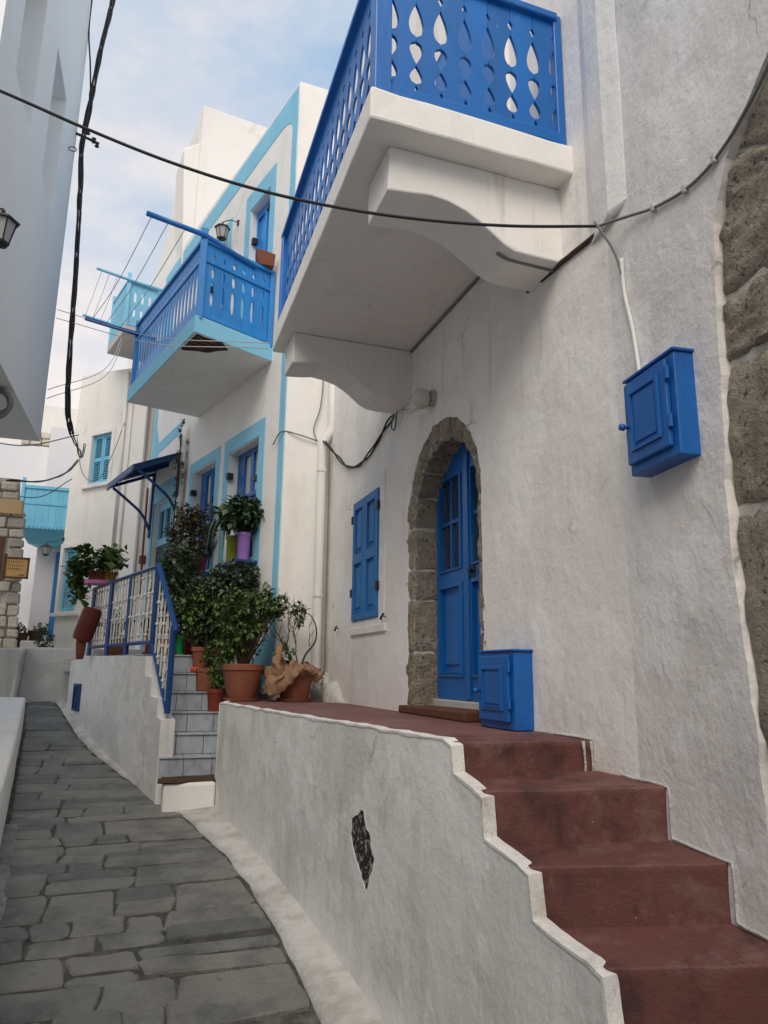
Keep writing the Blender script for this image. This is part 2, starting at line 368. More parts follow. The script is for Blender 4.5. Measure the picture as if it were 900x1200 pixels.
# ------------------------------------------------------------------ helpers
class MB:
    def __init__(s):
        s.v, s.f = [], []
    def poly(s, pts, faces):
        b = len(s.v)
        s.v += [tuple(p) for p in pts]
        s.f += [tuple(b + i for i in f) for f in faces]
        return s
    def hexa(s, p):   # 8 pts: bottom 4 ccw, top 4
        return s.poly(p, [(3, 2, 1, 0), (4, 5, 6, 7), (0, 1, 5, 4), (1, 2, 6, 5), (2, 3, 7, 6), (3, 0, 4, 7)])
    def box(s, a, b, fr=None):
        (x0, y0, z0), (x1, y1, z1) = a, b
        p = [(x0, y0, z0), (x1, y0, z0), (x1, y1, z0), (x0, y1, z0), (x0, y0, z1), (x1, y0, z1), (x1, y1, z1), (x0, y1, z1)]
        if fr:
            p = [fr(*q) for q in p]
        return s.hexa(p)
    def prism(s, base, top):
        k = len(base)
        return s.poly(list(base) + list(top), [tuple(range(k))[::-1], tuple(range(k, 2 * k))] +
                      [(i, (i + 1) % k, k + (i + 1) % k, k + i) for i in range(k)])
    def tube(s, pts, r, n=8, cap=True):
        pts = [Vector(p) for p in pts]
        rs = r if isinstance(r, (list, tuple)) else [r] * len(pts)
        b = len(s.v)
        up = None
        for i, p in enumerate(pts):
            t = (pts[min(i + 1, len(pts) - 1)] - pts[max(i - 1, 0)])
            if t.length < 1e-9:
                t = Vector((0, 0, 1))
            t.normalize()
            if up is None:
                up = Vector((0, 0, 1)) if abs(t.z) < 0.9 else Vector((1, 0, 0))
            a = t.cross(up)
            if a.length < 1e-6:
                a = t.cross(Vector((1, 0.3, 0)))
            a.normalize()
            c = a.cross(t).normalized()
            up = c
            for k in range(n):
                q = p + (a * cos(2 * pi * k / n) + c * sin(2 * pi * k / n)) * rs[i]
                s.v.append(tuple(q))
        for i in range(len(pts) - 1):
            for k in range(n):
                s.f.append((b + i * n + k, b + i * n + (k + 1) % n, b + (i + 1) * n + (k + 1) % n, b + (i + 1) * n + k))
        if cap:
            s.f.append(tuple(b + k for k in range(n))[::-1])
            s.f.append(tuple(b + (len(pts) - 1) * n + k for k in range(n)))
        return s
    def lathe(s, prof, loc=(0, 0, 0), n=20, M=None, wob=0.0):
        b = len(s.v)
        for j, (r, z) in enumerate(prof):
            for k in range(n):
                a = 2 * pi * k / n
                p = Vector((r * cos(a), r * sin(a), z))
                if M:
                    p = M @ p
                s.v.append((p.x + loc[0], p.y + loc[1], p.z + loc[2]))
        for j in range(len(prof) - 1):
            for k in range(n):
                s.f.append((b + j * n + k, b + j * n + (k + 1) % n, b + (j + 1) * n + (k + 1) % n, b + (j + 1) * n + k))
        s.f.append(tuple(b + k for k in range(n))[::-1])
        s.f.append(tuple(b + (len(prof) - 1) * n + k for k in range(n)))
        return s
    def build(s, name, material, parent=None, smooth=False, bevel=0.0, seg=2, kind=None, label=None, auto=None, rough=None):
        me = bpy.data.meshes.new(name)
        off = wloc(parent) if parent else Vector((0, 0, 0))
        me.from_pydata([(x - off.x, y - off.y, z - off.z) for x, y, z in s.v], [], s.f)
        bm = bmesh.new()
        bm.from_mesh(me)
        bmesh.ops.recalc_face_normals(bm, faces=bm.faces)
        if bevel:
            bmesh.ops.remove_doubles(bm, verts=bm.verts, dist=1e-5)
            ed = [e for e in bm.edges if len(e.link_faces) == 2 and e.calc_face_angle(0) > 0.5]
            bmesh.ops.bevel(bm, geom=ed, offset=bevel, segments=seg, affect='EDGES', profile=0.5, clamp_overlap=True)
        if rough:
            step_, amp_ = rough
            for _ in range(4):
                ed = [e for e in bm.edges if e.calc_length() > step_]
                if not ed:
                    break
                bmesh.ops.subdivide_edges(bm, edges=ed, cuts=1, use_grid_fill=True)
            bmesh.ops.triangulate(bm, faces=[f for f in bm.faces if len(f.verts) > 4])
            for v in bm.verts:
                p = v.co + off
                v.co += noise.noise_vector(p * 5) * amp_ + noise.noise_vector(p * 16) * amp_ * .4
        bm.to_mesh(me)
        bm.free()
        me.materials.append(MAT[material])
        if smooth:
            for p in me.polygons:
                p.use_smooth = True
            if auto:
                me.set_sharp_from_angle(angle=radians(auto))
        o = bpy.data.objects.new(name, me)
        COL.objects.link(o)
        if parent:
            o.parent = parent
        if kind:
            o['kind'] = kind
        if label:
            o['label'] = label
        return o

WL = {}
def wloc(o):
    v = Vector(o.location)
    while o.parent:
        o = o.parent
        v = v + Vector(o.location)
    return v

def tag(o, label=None, cat=None, group=None, kind=None):
    if label: o['label'] = label
    if cat: o['category'] = cat
    if group: o['group'] = group
    if kind: o['kind'] = kind
    return o

def thing(name, loc, label, cat, group=None):
    o = bpy.data.objects.new(name, None)
    o.empty_display_size = 0.1
    COL.objects.link(o)
    o.location = loc
    return tag(o, label, cat, group)

def inst(src_mesh, name, parent, loc, rotz=0.0, rot=None, scale=None):
    o = bpy.data.objects.new(name, src_mesh)
    COL.objects.link(o)
    o.parent = parent
    o.location = Vector(loc) - (wloc(parent) if parent else Vector((0, 0, 0)))
    o.rotation_euler = rot or (0, 0, rotz)
    if scale:
        o.scale = scale
    return o

def mesh_of(mb, name, material, smooth=False, bevel=0.0):
    o = mb.build(name, material, None, smooth=smooth, bevel=bevel)
    me = o.data
    bpy.data.objects.remove(o)
    return me

def frame(o, u):
    """u = 2-D unit direction along the wall; outward is u turned left-hand so that it faces the street"""
    ux, uy = u
    nx, ny = -uy, ux
    def fr(s, n, z):
        return (o[0] + ux * s + nx * n, o[1] + uy * s + ny * n, z)
    return fr
def unit(a):   # heading in degrees, clockwise from +Y
    return (sin(radians(a)), cos(radians(a)))

FM = frame((2.4, 0.0), (0, 1))                       # main house wall, s = Y, n toward the street
FB = frame((1.785, 9.1), unit(-15))                  # blue-trimmed house
FL = frame((0.23, 9.3), unit(-15))                   # low wall of the marble stair
fdl = hypot(-.64, .77)
FF = frame((-0.76, 16.7), (-.64 / fdl, .77 / fdl))   # white house with louvred shutters
FT = frame((1.60, 3.60), ((1.04 - 1.60) / 4.634, 4.6 / 4.634))   # terrace front wall
ra = radians(7)
def FR(s, n, z):                                     # rough wall nearest the camera, s runs toward the camera
    return (2.4 - sin(ra) * s - cos(ra) * n, 3.07 - cos(ra) * s + sin(ra) * n, z)
def FLB(s, n, z):                                    # left building, s toward the camera, n toward the street
    a = radians(2.4)
    return (-1.3 - sin(a) * s + cos(a) * n, 10.4 - cos(a) * s - sin(a) * n, z)

def wob0(p):
    q = noise.noise_vector(Vector(p) * 8) * .006
    return (p[0] + q.x, p[1] + q.y, p[2] + q.z)
def jit(a):
    return random.uniform(-a, a)

def wall(mb, fr, outer, holes=(), n0=0.0, thick=0.3, reveal=None, back=True):
    """flat wall with openings: front at n0, sides extruded back"""
    loops = [list(outer)] + [list(h) for h in holes]
    def area(lp):
        return sum(lp[i][0] * lp[(i + 1) % len(lp)][1] - lp[(i + 1) % len(lp)][0] * lp[i][1] for i in range(len(lp)))
    vs = [[Vector((a, b, 0)) for a, b in lp] for lp in loops]
    tris = tessellate_polygon(vs)
    flat = [p for lp in loops for p in lp]
    mb.poly([fr(a, n0, b) for a, b in flat], [tuple(t) for t in tris])
    for i, lp in enumerate(loops):
        dd = thick if i == 0 else (reveal if reveal else thick)
        k = len(lp)
        mb.poly([fr(a, n0, b) for a, b in lp] + [fr(a, n0 - dd, b) for a, b in lp],
                [(j, (j + 1) % k, k + (j + 1) % k, k + j) for j in range(k)])
    if back:
        mb.poly([fr(a, n0 - thick, b) for a, b in loops[0]], [tuple(range(len(loops[0])))])
    return mb

def rect(s0, s1, z0, z1):
    return [(s0, z0), (s1, z0), (s1, z1), (s0, z1)]

def wobble(poly, step=0.12, amp=0.008, sc=6.0):
    out_ = []
    k = len(poly)
    for i in range(k):
        a, b = poly[i], poly[(i + 1) % k]
        d = hypot(b[0] - a[0], b[1] - a[1])
        m_ = max(1, int(d / step))
        for j in range(m_):
            t = j / m_
            x, y = a[0] + (b[0] - a[0]) * t, a[1] + (b[1] - a[1]) * t
            q = noise.noise_vector(Vector((x * sc, y * sc, 3.3)))
            out_.append((x + q.x * amp, y + q.y * amp))
    return out_

def board(fr, s0, s1, z0, z1, n0, n1, mb=None):
    return (mb or MB()).box((s0, n0, z0), (s1, n1, z1), fr)

def band(name, fr, outer, inner, n0, n1, material, parent, bevel=0.0, label=None):
    """flat raised ring (window trim)"""
    mb = MB()
    loops = [outer, inner]
    tris = tessellate_polygon([[Vector((a, b, 0)) for a, b in lp] for lp in loops])
    flat = outer + inner
    mb.poly([fr(a, n1, b) for a, b in flat], [tuple(t) for t in tris])
    for lp in loops:
        k = len(lp)
        mb.poly([fr(a, n1, b) for a, b in lp] + [fr(a, n0, b) for a, b in lp], [(j, (j + 1) % k, k + (j + 1) % k, k + j) for j in range(k)])
    return mb.build(name, material, parent, bevel=bevel, label=label)

def slab_poly(name, fr, poly, n0, n1, material, parent=None, bevel=0.0, **kw):
    mb = MB()
    k = len(poly)
    tris = tessellate_polygon([[Vector((a, b, 0)) for a, b in poly]])
    for nn in (n0, n1):
        mb.poly([fr(a, nn, b) for a, b in poly], [tuple(t) for t in tris])
    mb.poly([fr(a, n1, b) for a, b in poly] + [fr(a, n0, b) for a, b in poly], [(j, (j + 1) % k, k + (j + 1) % k, k + j) for j in range(k)])
    return mb.build(name, material, parent, bevel=bevel, **kw)

def curve_pts(pts, n=8):
    """Catmull-Rom through pts"""
    P = [Vector(p) for p in pts]
    P = [P[0] * 2 - P[1]] + P + [P[-1] * 2 - P[-2]]
    o = []
    for i in range(1, len(P) - 2):
        for j in range(n):
            t = j / n
            a, b, c, d = P[i - 1], P[i], P[i + 1], P[i + 2]
            o.append(0.5 * ((2 * b) + (c - a) * t + (2 * a - 5 * b + 4 * c - d) * t * t + (3 * b - a - 3 * c + d) * t ** 3))
    o.append(P[-2])
    return o

def interp(tab, x):
    if x <= tab[0][0]:
        a, b = tab[0], tab[1]
    else:
        a, b = tab[-2], tab[-1]
        for i in range(len(tab) - 1):
            if tab[i][0] <= x <= tab[i + 1][0]:
                a, b = tab[i], tab[i + 1]
                break
    t = (x - a[0]) / (b[0] - a[0])
    return a[1] + (b[1] - a[1]) * t

# ------------------------------------------------------------------ ground and street
GZ = [(-6, -1.9), (0, -0.98), (3, -0.52), (4.35, -0.31), (5.8, -0.07), (7, 0.06), (8.2, 0.17), (9.3, 0.33), (10.3, 0.46), (11.9, 0.70), (13, 0.96), (13.6, 1.05)]
LEFT = [(-6, 0.5), (0, -0.1), (5.55, -0.69), (8.2, -0.93), (12.1, -1.29), (14, -1.5)]
KERB_IN = [(-6, 1.6), (2, 1.33), (4.5, 1.20), (5.29, 1.16), (6.69, 1.0), (8.06, 0.71), (8.7, 0.47), (9.68, 0.07), (10.95, -0.34), (12.6, -0.76), (13.6, -1.0)]
KERB_OUT = [(-6, 2.6), (2, 1.78), (3.6, 1.60), (8.2, 1.04), (8.3, 0.50), (9.3, 0.23), (10.36, -0.05), (11.88, -0.46), (13.0, -0.76), (13.6, -0.92)]
gz = lambda y: interp(GZ, y)

g = MB()
g.poly([(-300, -300, -2.6), (300, -300, -2.6), (300, 300, -2.6), (-300, 300, -2.6)], [(0, 1, 2, 3)])
tag(g.build('ground', 'ground_earth'), kind='structure')

st = MB()
ys = [-6 + 0.35 * i for i in range(57)]
for i in range(len(ys) - 1):
    a, b = ys[i], ys[i + 1]
    st.poly([(interp(LEFT, a) - .4, a, gz(a)), (2.6, a, gz(a)), (2.6, b, gz(b)), (interp(LEFT, b) - .4, b, gz(b))], [(0, 1, 2, 3)])
street = st.build('street', 'mortar')
tag(street, kind='structure')

def paving():
    y = 2.3
    row = 0
    while y < 13.45:
        h = random.choice((0.22, 0.27, 0.32, 0.38, 0.44)) * random.uniform(0.92, 1.08)
        if y > 9:
            h *= 0.9
        xl0, xr0 = interp(LEFT, y + h / 2) + 0.03, interp(KERB_IN, y + h / 2) - 0.02
        w = xr0 - xl0
        cuts = [0.0]
        while cuts[-1] < w - 0.25:
            cuts.append(cuts[-1] + random.choice((0.25, 0.32, 0.40, 0.47, 0.56)) * random.uniform(0.85, 1.15))
        if w - cuts[-1] < 0.16 and len(cuts) > 2:
            cuts.pop()
        cuts[-1] = w
        if len(cuts) > 2 and cuts[-1] - cuts[-2] < 0.2:
            cuts.pop(-2)
        skew = random.uniform(-0.03, 0.04)
        cells = []
        for i in range(len(cuts) - 1):
            cw = cuts[i + 1] - cuts[i]
            if h > .30 and cw > .34 and random.random() < .42:
                f = random.uniform(.36, .64)
                if random.random() < .5 and cw > .5:
                    g_ = random.uniform(.35, .65)
                    cells += [(i, cuts[i], cuts[i + 1], 0, f), (i, cuts[i], cuts[i] + cw * g_, f, 1), (i + .5, cuts[i] + cw * g_, cuts[i + 1], f, 1)]
                else:
                    cells += [(i, cuts[i], cuts[i + 1], 0, f), (i, cuts[i], cuts[i + 1], f, 1)]
            else:
                cells.append((i, cuts[i], cuts[i + 1], 0, 1))
        for i, ca, cb, fa_, fb_ in cells:
            gap = random.uniform(0.005, 0.011)
            x0, x1 = xl0 + ca + gap, xl0 + cb - gap
            y0, y1 = y + h * fa_ + gap, y + h * fb_ - gap
            # slide the ends to follow the street edges
            dl = interp(LEFT, y1) - interp(LEFT, y0) if ca == 0 else jit(0.04)
            dr = interp(KERB_IN, y1) - interp(KERB_IN, y0) if cb == w else jit(0.04)
            c = min(0.05, 0.2 * (x1 - x0))
            cs = [c * random.uniform(0.15, 1.0) for _ in range(8)]
            ym, yM = y0 + jit(.016), y1 + jit(.016)
            sk = lambda x: skew * (x - xl0)
            P = [(x0 - dl / 2 + cs[0], ym + sk(x0)), ((x0 + x1) / 2, ym + jit(.015) + sk((x0 + x1) / 2)), (x1 - dr / 2 - cs[1], ym + sk(x1)),
                 (x1 - dr / 2, ym + cs[2] + sk(x1)), ((x1) + jit(.012), (ym + yM) / 2 + sk(x1)), (x1 + dr / 2, yM - cs[3] + sk(x1)),
                 (x1 + dr / 2 - cs[4], yM + sk(x1)), ((x0 + x1) / 2 + jit(.05), yM + jit(.015) + sk((x0 + x1) / 2)), (x0 + dl / 2 + cs[5], yM + sk(x0)),
                 (x0 + dl / 2, yM - cs[6] + sk(x0)), (x0 + jit(.012), (ym + yM) / 2 + sk(x0)), (x0 - dl / 2, ym + cs[7] + sk(x0))]
            cx, cy = sum(p[0] for p in P) / 12, sum(p[1] for p in P) / 12
            tx, ty, hz = jit(0.022), jit(0.022), 0.018 + jit(0.008)
            zf = lambda p, d: gz(p[1]) + d + tx * (p[0] - cx) + ty * (p[1] - cy)
            base = [(p[0], p[1], zf(p, -0.03)) for p in P]
            mid = [(p[0], p[1], zf(p, hz - 0.010)) for p in P]
            ins = 0.012
            top = []
            for p in P:
                d = hypot(p[0] - cx, p[1] - cy)
                k = max(0.0, 1 - ins / d)
                q = (cx + (p[0] - cx) * k, cy + (p[1] - cy) * k)
                top.append((q[0], q[1], zf(q, hz)))
            mb = MB()
            mb.poly(base + mid + top, [(j, (j + 1) % 12, 12 + (j + 1) % 12, 12 + j) for j in range(12)] +
                    [(12 + j, 12 + (j + 1) % 12, 24 + (j + 1) % 12, 24 + j) for j in range(12)] + [tuple(range(24, 36))])
            mb.build('paving_stone', 'paving', street)
        y += h
        row += 1
paving()

# whitewashed kerb band along the foot of the walls
kb = MB()
yy = 1.0
prev = None
while yy < 13.6:
    a = interp(KERB_IN, yy) + noise.noise(Vector((yy * 3, 1, 0))) * 0.03
    b = max(interp(KERB_OUT, yy) + 0.05, a + 0.12)
    z = gz(yy)
    cur = [(a, yy, z - 0.03), (a + 0.004, yy, z + 0.026 + noise.noise(Vector((yy * 5, 4, 0))) * 0.01),
           ((a * .6 + b * .4), yy, z + 0.036 + noise.noise(Vector((yy * 4, 9, 0))) * 0.012), (b, yy, z + 0.06)]
    if prev:
        kb.poly(prev + cur, [(0, 1, 5, 4), (1, 2, 6, 5), (2, 3, 7, 6)])
    prev = cur
    yy += 0.12
tag(kb.build('kerb', 'whitewash_worn', smooth=True), kind='structure')
# worn whitewash along the left edge
kb = MB()
prev = None
yy = 1.5
while yy < 8.0:
    a = interp(LEFT, yy) - 0.05
    b = a + 0.16 + noise.noise(Vector((yy * 2.2, 7, 0))) * 0.04
    z = gz(yy)
    cur = [(a, yy, z + 0.034), (b - 0.03, yy, z + 0.027), (b, yy, z + 0.012)]
    if prev:
        kb.poly(prev + cur, [(0, 1, 4, 3), (1, 2, 5, 4)])
    prev = cur
    yy += 0.11
tag(kb.build('gutter_strip', 'gutter', smooth=True), kind='structure')

# left low wall
lw = MB()
prof = [(-3, 0.55), (2, 0.60), (4, 0.68), (5.55, 0.75), (7.4, 0.80), (9.0, 0.93), (9.6, 1.03), (11.0, 1.15), (12.1, 1.19)]
prev = None
for i in range(78):
    y = -3 + i * 0.195
    x = interp(LEFT, y) + noise.noise(Vector((y, 0, 5))) * 0.012
    z = interp(prof, y) + noise.noise(Vector((y * 2, 3, 0))) * 0.01
    cur = [(x, y, gz(y) - 0.3), (x, y, z - 0.03), (x - 0.012, y, z - 0.008), (x - 0.04, y, z), (x - 0.45, y, z + 0.01), (x - 0.9, y, z + 0.0), (x - 0.9, y, -1)]
    if prev:
        lw.poly(prev + cur, [(j, j + 1, 7 + j + 1, 7 + j) for j in range(6)])
    else:
        lw.poly(cur, [tuple(range(7))])
    prev = cur
lw.poly(prev, [tuple(range(7))])
o = lw.build('low_wall', 'whitewash', smooth=True, auto=50)
tag(o, 'low white parapet wall along the left edge of the street', 'wall')

# ------------------------------------------------------------------ main house
house = thing('white_house', (2.9, 5.5, 1.2), 'big whitewashed house with an arched blue door and large blue balcony', 'house')
Y_COR = 3.07
# arch opening curve for plaster edge and door
def arch(s0, s1, z0, zs, zt, n=14, pt=0.0):
    c, r = (s0 + s1) / 2, (s1 - s0) / 2
    pts = [(s0, z0)]
    for i in range(n + 1):
        a = pi - pi * i / n
        x = c + r * cos(a)
        z = zs + (zt - zs) * (sin(a) ** (1.0))
        pts.append((x, z))
    pts.append((s1, z0))
    return pts
def ragged(pts, amp, sc):
    o = []
    for i, p in enumerate(pts):
        q = noise.noise_vector(Vector((p[0] * sc, p[1] * sc, 1.7)))
        o.append((p[0] + q.x * amp, p[1] + q.y * amp))
    return o
def dense(pts, step, closed=True):
    o = []
    k = len(pts)
    for i in range(k if closed else k - 1):
        a, b = pts[i], pts[(i + 1) % k]
        m_ = max(1, int(hypot(b[0] - a[0], b[1] - a[1]) / step))
        for j in range(m_):
            o.append((a[0] + (b[0] - a[0]) * j / m_, a[1] + (b[1] - a[1]) * j / m_))
    if not closed:
        o.append(pts[-1])
    return o

DOOR_HOLE = ragged(dense(arch(4.68, 6.17, 1.22, 2.92, 3.72), 0.06), 0.022, 7)
SH_HOLE = rect(6.96, 7.83, 2.15, 3.50)
mb = MB()
outer = [(Y_COR, -1.2), (9.6, -1.2), (9.6, 10.3), (Y_COR, 10.3)]
wall(mb, FM, outer, [DOOR_HOLE], 0, 0.05, 0.05, back=False)
mb.box((Y_COR, -0.75, 3.74), (9.6, -0.052, 10.3), FM)
mb.box((Y_COR, -0.75, -1.2), (4.60, -0.052, 3.74), FM)
mb.box((6.30, -0.75, -1.2), (9.6, -0.052, 3.74), FM)
mb.build('wall', 'plaster_main', house)

# shallow raised plaster border and sill around the shutter
band('window_surround', FM, wobble(rect(6.80, 7.95, 2.075, 3.66), 0.15, 0.008), rect(6.955, 7.835, 2.145, 3.505), -0.01, 0.014, 'plaster_main', house)
slab_poly('window_sill', FM, rect(6.74, 7.91, 2.00, 2.073), -0.01, 0.026, 'whitewash', house, bevel=0.012)

# rough wall nearest the camera, with its own stone arch
jamb = [(0.84, 1.0), (0.84, 1.36), (0.80, 1.8), (0.79, 2.26), (0.81, 2.7), (0.83, 3.1), (0.87, 3.55), (0.99, 3.80), (1.155, 3.97), (1.5, 4.22), (2.0, 4.42), (2.4, 4.46)]
jr = [(4.8 - a, b) for a, b in jamb][::-1][1:]
big = ragged(dense([(0.84, -1.0)] + jamb + jr + [(3.96, -1.0)], 0.07), 0.016, 8)
mb = MB()
wall(mb, FR, [(0.0, -1.2), (0.0, 10.3), (6.2, 10.3), (6.2, -1.2)], [big], 0, 0.06, 0.10, back=False)
mb.box((0.0, -0.6, 4.6), (6.2, -0.062, 10.3), FR)
mb.box((0.0, -0.6, -1.2), (0.70, -0.062, 4.6), FR)
mb.box((4.1, -0.6, -1.2), (6.2, -0.062, 4.6), FR)
mb.build('wall', 'plaster_rough', house, label='rough grey-white plaster wall around the brown stone arch')
# upper pier, underside at z 4.1
mb = MB()
plan = [FR(-0.24, 0.0, 0), FR(-0.06, 0.040, 0), FR(0.10, 0.042, 0), FR(0.24, -0.002, 0), FR(.26, -0.05, 0), FR(-.24, -0.05, 0)]
mb.prism([(x, y, 4.06 + (0.0 if i < 2 else 0.05)) for i, (x, y, z) in enumerate(plan)], [(x, y, 10.25) for x, y, z in plan])
mb.build('pier', 'plaster_pier', house, bevel=0.018, rough=(.2, .010), label='smooth paler pier above the meter box')

# stones -------------------------------------------------------------
def stone_block(name, fr, quad, n0, n1, material, parent, seed, res=5, amp=0.018):
    """quad = four (s,z) corners; bulged noisy face at n1"""
    mb = MB()
    G = []
    for i in range(res + 1):
        rowv = []
        for j in range(res + 1):
            u_, v_ = i / res, j / res
            a = (quad[0][0] * (1 - u_) + quad[1][0] * u_, quad[0][1] * (1 - u_) + quad[1][1] * u_)
            b = (quad[3][0] * (1 - u_) + quad[2][0] * u_, quad[3][1] * (1 - u_) + quad[2][1] * u_)
            s_, z_ = a[0] * (1 - v_) + b[0] * v_, a[1] * (1 - v_) + b[1] * v_
            e = min(u_, 1 - u_, v_, 1 - v_)
            q = noise.noise(Vector((s_ * 9, z_ * 9, seed * 3.1))) + 0.6 * noise.noise(Vector((s_ * 22, z_ * 22, seed))) + 0.6 * noise.noise(Vector((s_ * 48, z_ * 48, seed)))
            nn = n1 + amp * q - (0.020 if e == 0 else 0)
            ed = noise.noise_vector(Vector((s_ * 12, z_ * 12, seed)))
            rowv.append(fr(s_ + ed.x * 0.012, nn, z_ + ed.y * 0.012))
        G.append(rowv)
    k = res + 1
    pts = [p for r_ in G for p in r_]
    fs = [(i * k + j, (i + 1) * k + j, (i + 1) * k + j + 1, i * k + j + 1) for i in range(res) for j in range(res)]
    mb.poly(pts, fs)
    bc = [fr(quad[i][0], n0, quad[i][1]) for i in range(4)]
    rim = [i * k for i in range(k)] + [res * k + j for j in range(1, k)] + [i * k + res for i in range(res - 1, -1, -1)] + [j for j in range(res - 1, 0, -1)]
    kk = len(rim)
    corner = lambda r_: bc[0] if False else None
    back = []
    for idx in rim:
        i, j = divmod(idx, k)
        u_, v_ = i / res, j / res
        s_ = (quad[0][0] * (1 - u_) + quad[1][0] * u_) * (1 - v_) + (quad[3][0] * (1 - u_) + quad[2][0] * u_) * v_
        z_ = (quad[0][1] * (1 - u_) + quad[1][1] * u_) * (1 - v_) + (quad[3][1] * (1 - u_) + quad[2][1] * u_) * v_
        back.append(fr(s_, n0, z_))
    b0 = len(mb.v)
    mb.v += back
    mb.f += [(rim[i], rim[(i + 1) % kk], b0 + (i + 1) % kk, b0 + i) for i in range(kk)]
    return mb.build(name, material, parent, smooth=True, auto=45)

# big arch blocks
zs_ = [-0.3, 0.55, 1.28, 2.26, 2.90, 3.20, 3.66]
def jamb_s(z):
    return interp([(b, a) for a, b in jamb[1:8]], z)
for i in range(len(zs_) - 1):
    z0, z1 = zs_[i] + 0.018, zs_[i + 1] - 0.018
    s0a, s0b = jamb_s(z0), jamb_s(z1)
    wd = 0.44 + 0.07 * (i % 2)
    stone_block('arch_stone', FR, [(s0a - .02, z0), (s0a + wd, z0 + jit(.02)), (s0b + wd, z1 + jit(.02)), (s0b - .02, z1)], -0.35, -0.028, 'arch_stone', house, i + 1, 14, 0.020)
outp = [(0.87, 3.60), (1.0, 3.82), (1.3, 4.09), (1.75, 4.33), (2.4, 4.45), (3.05, 4.33), (3.5, 4.09), (3.8, 3.82), (3.93, 3.60)]
inp = [(1.34, 3.52), (1.40, 3.58), (1.62, 3.74), (1.95, 3.90), (2.4, 3.97), (2.85, 3.90), (3.18, 3.74), (3.40, 3.58), (3.46, 3.52)]
for i in range(len(outp) - 1):
    stone_block('arch_stone', FR, [(outp[i][0] + .008, outp[i][1] + .012), (inp[i][0] + .008, inp[i][1] + .012), (inp[i + 1][0] - .008, inp[i + 1][1]), (outp[i + 1][0] - .008, outp[i + 1][1])], -0.35, -0.03, 'arch_stone', house, i + 20, 12, 0.02)
for z0, z1 in ((-0.3, 1.0), (1.0, 2.2), (2.2, 3.5)):
    stone_block('arch_stone', FR, [(3.46, z0 + .01), (3.96, z0 + .01), (3.96, z1 - .01), (3.46, z1 - .01)], -0.35, -0.03, 'arch_stone', house, z0 * 3 + 31, 6, 0.02)
mb = MB()
mb.box((1.22, -0.50, -0.6), (3.6, -0.42, 4.1), FR)
mb.build('arch_back_wall', 'arch_mortar', house)
slab_poly('arch_mortar', FR, [(0.76, -0.3)] + [(a - .03, b) for a, b in jamb[1:7]] + [(1.1, 3.98), (1.6, 4.3), (1.5, 3.4), (1.30, 3.3), (1.24, -0.3)], -0.36, -0.052, 'arch_mortar', house)
mb = MB()
mb.box((1.3, -0.41, -0.6), (3.55, -0.36, 3.95), FR)
bdoor = mb.build('door', 'blue_paint', house, label='plain blue door recessed in the stone arch')

# door arch stones: jamb of the far side (faces the camera) + arch soffit + near side
def ring_block(p_out, p_in, q_in, q_out, n_front, n_back, seed):
    """block with front face and soffit; p -> q along the arch"""
    mb = MB()
    res = 9
    rows = []
    for i in range(res + 1):
        t = i / res
        po = (p_out[0] * (1 - t) + q_out[0] * t, p_out[1] * (1 - t) + q_out[1] * t)
        pi_ = (p_in[0] * (1 - t) + q_in[0] * t, p_in[1] * (1 - t) + q_in[1] * t)
        e = 0.010 if i in (0, res) else 0.0
        line = []
        for (w, nn) in ((0.0, n_front - 0.03), (0.0, n_front), (0.35, n_front), (0.7, n_front - 0.004), (1.0, n_front - 0.03), (1.0, n_front - 0.10), (1.0, n_front - 0.18), (1.0, n_back)):
            s_, z_ = po[0] + (pi_[0] - po[0]) * w, po[1] + (pi_[1] - po[1]) * w
            q = noise.noise_vector(Vector((s_ * 11 + nn * 9, z_ * 11, nn * 13 + seed))) * 0.018 + noise.noise_vector(Vector((s_ * 34 + nn * 20, z_ * 34, nn * 30 + seed))) * 0.013
            nx = (pi_[0] - po[0]); nzz = (pi_[1] - po[1]); L_ = hypot(nx, nzz)
            line.append(FM(s_ + q.x - e * nx / L_ * (w == 1.0), nn + q.z - e * (w < 1), z_ + q.y - e * nzz / L_ * (w == 1.0)))
        rows.append(line)
    k = 8
    mb.poly([p for r_ in rows for p in r_], [(i * k + j, (i + 1) * k + j, (i + 1) * k + j + 1, i * k + j + 1) for i in range(res) for j in range(k - 1)])
    # closing ends
    mb.poly(rows[0] + [FM(p_out[0], n_back, p_out[1])], [tuple(range(9))])
    mb.poly(rows[-1] + [FM(q_out[0], n_back, q_out[1])], [tuple(range(9))])
    return mb.build('arch_stone', 'arch_stone', house, smooth=True, auto=50)
def ring_pt(kind, a):   # a = 0 far foot .. 1 near foot by angle
    c, zsg = 5.425, 2.90
    if kind == 'o': rx, rz = 0.775, 0.84
    else: rx, rz = 0.63, 0.64
    return (c + rx * cos(a), zsg + rz * sin(a))
angs = [0, 0.42, 0.80, 1.18, 1.50, 1.84, 2.22, 2.66, pi]
for i in range(len(angs) - 1):
    a0, a1 = angs[i] + 0.020, angs[i + 1] - 0.020
    ring_block(ring_pt('o', a0), ring_pt('i', a0), ring_pt('i', a1), ring_pt('o', a1), -0.006, -0.24, i)
for side, so, si in ((1, 6.20, 6.055), (0, 4.65, 4.80)):
    zj = [1.27, 1.78, 2.24, 2.52, 2.89] if side else [1.27, 1.9, 2.4, 2.89]
    for i in range(len(zj) - 1):
        ring_block((so, zj[i] + .014), (si, zj[i] + .014), (si, zj[i + 1] - .014), (so, zj[i + 1] - .014), -0.006, -0.24, i + 40 * side + 11)
mb = MB()
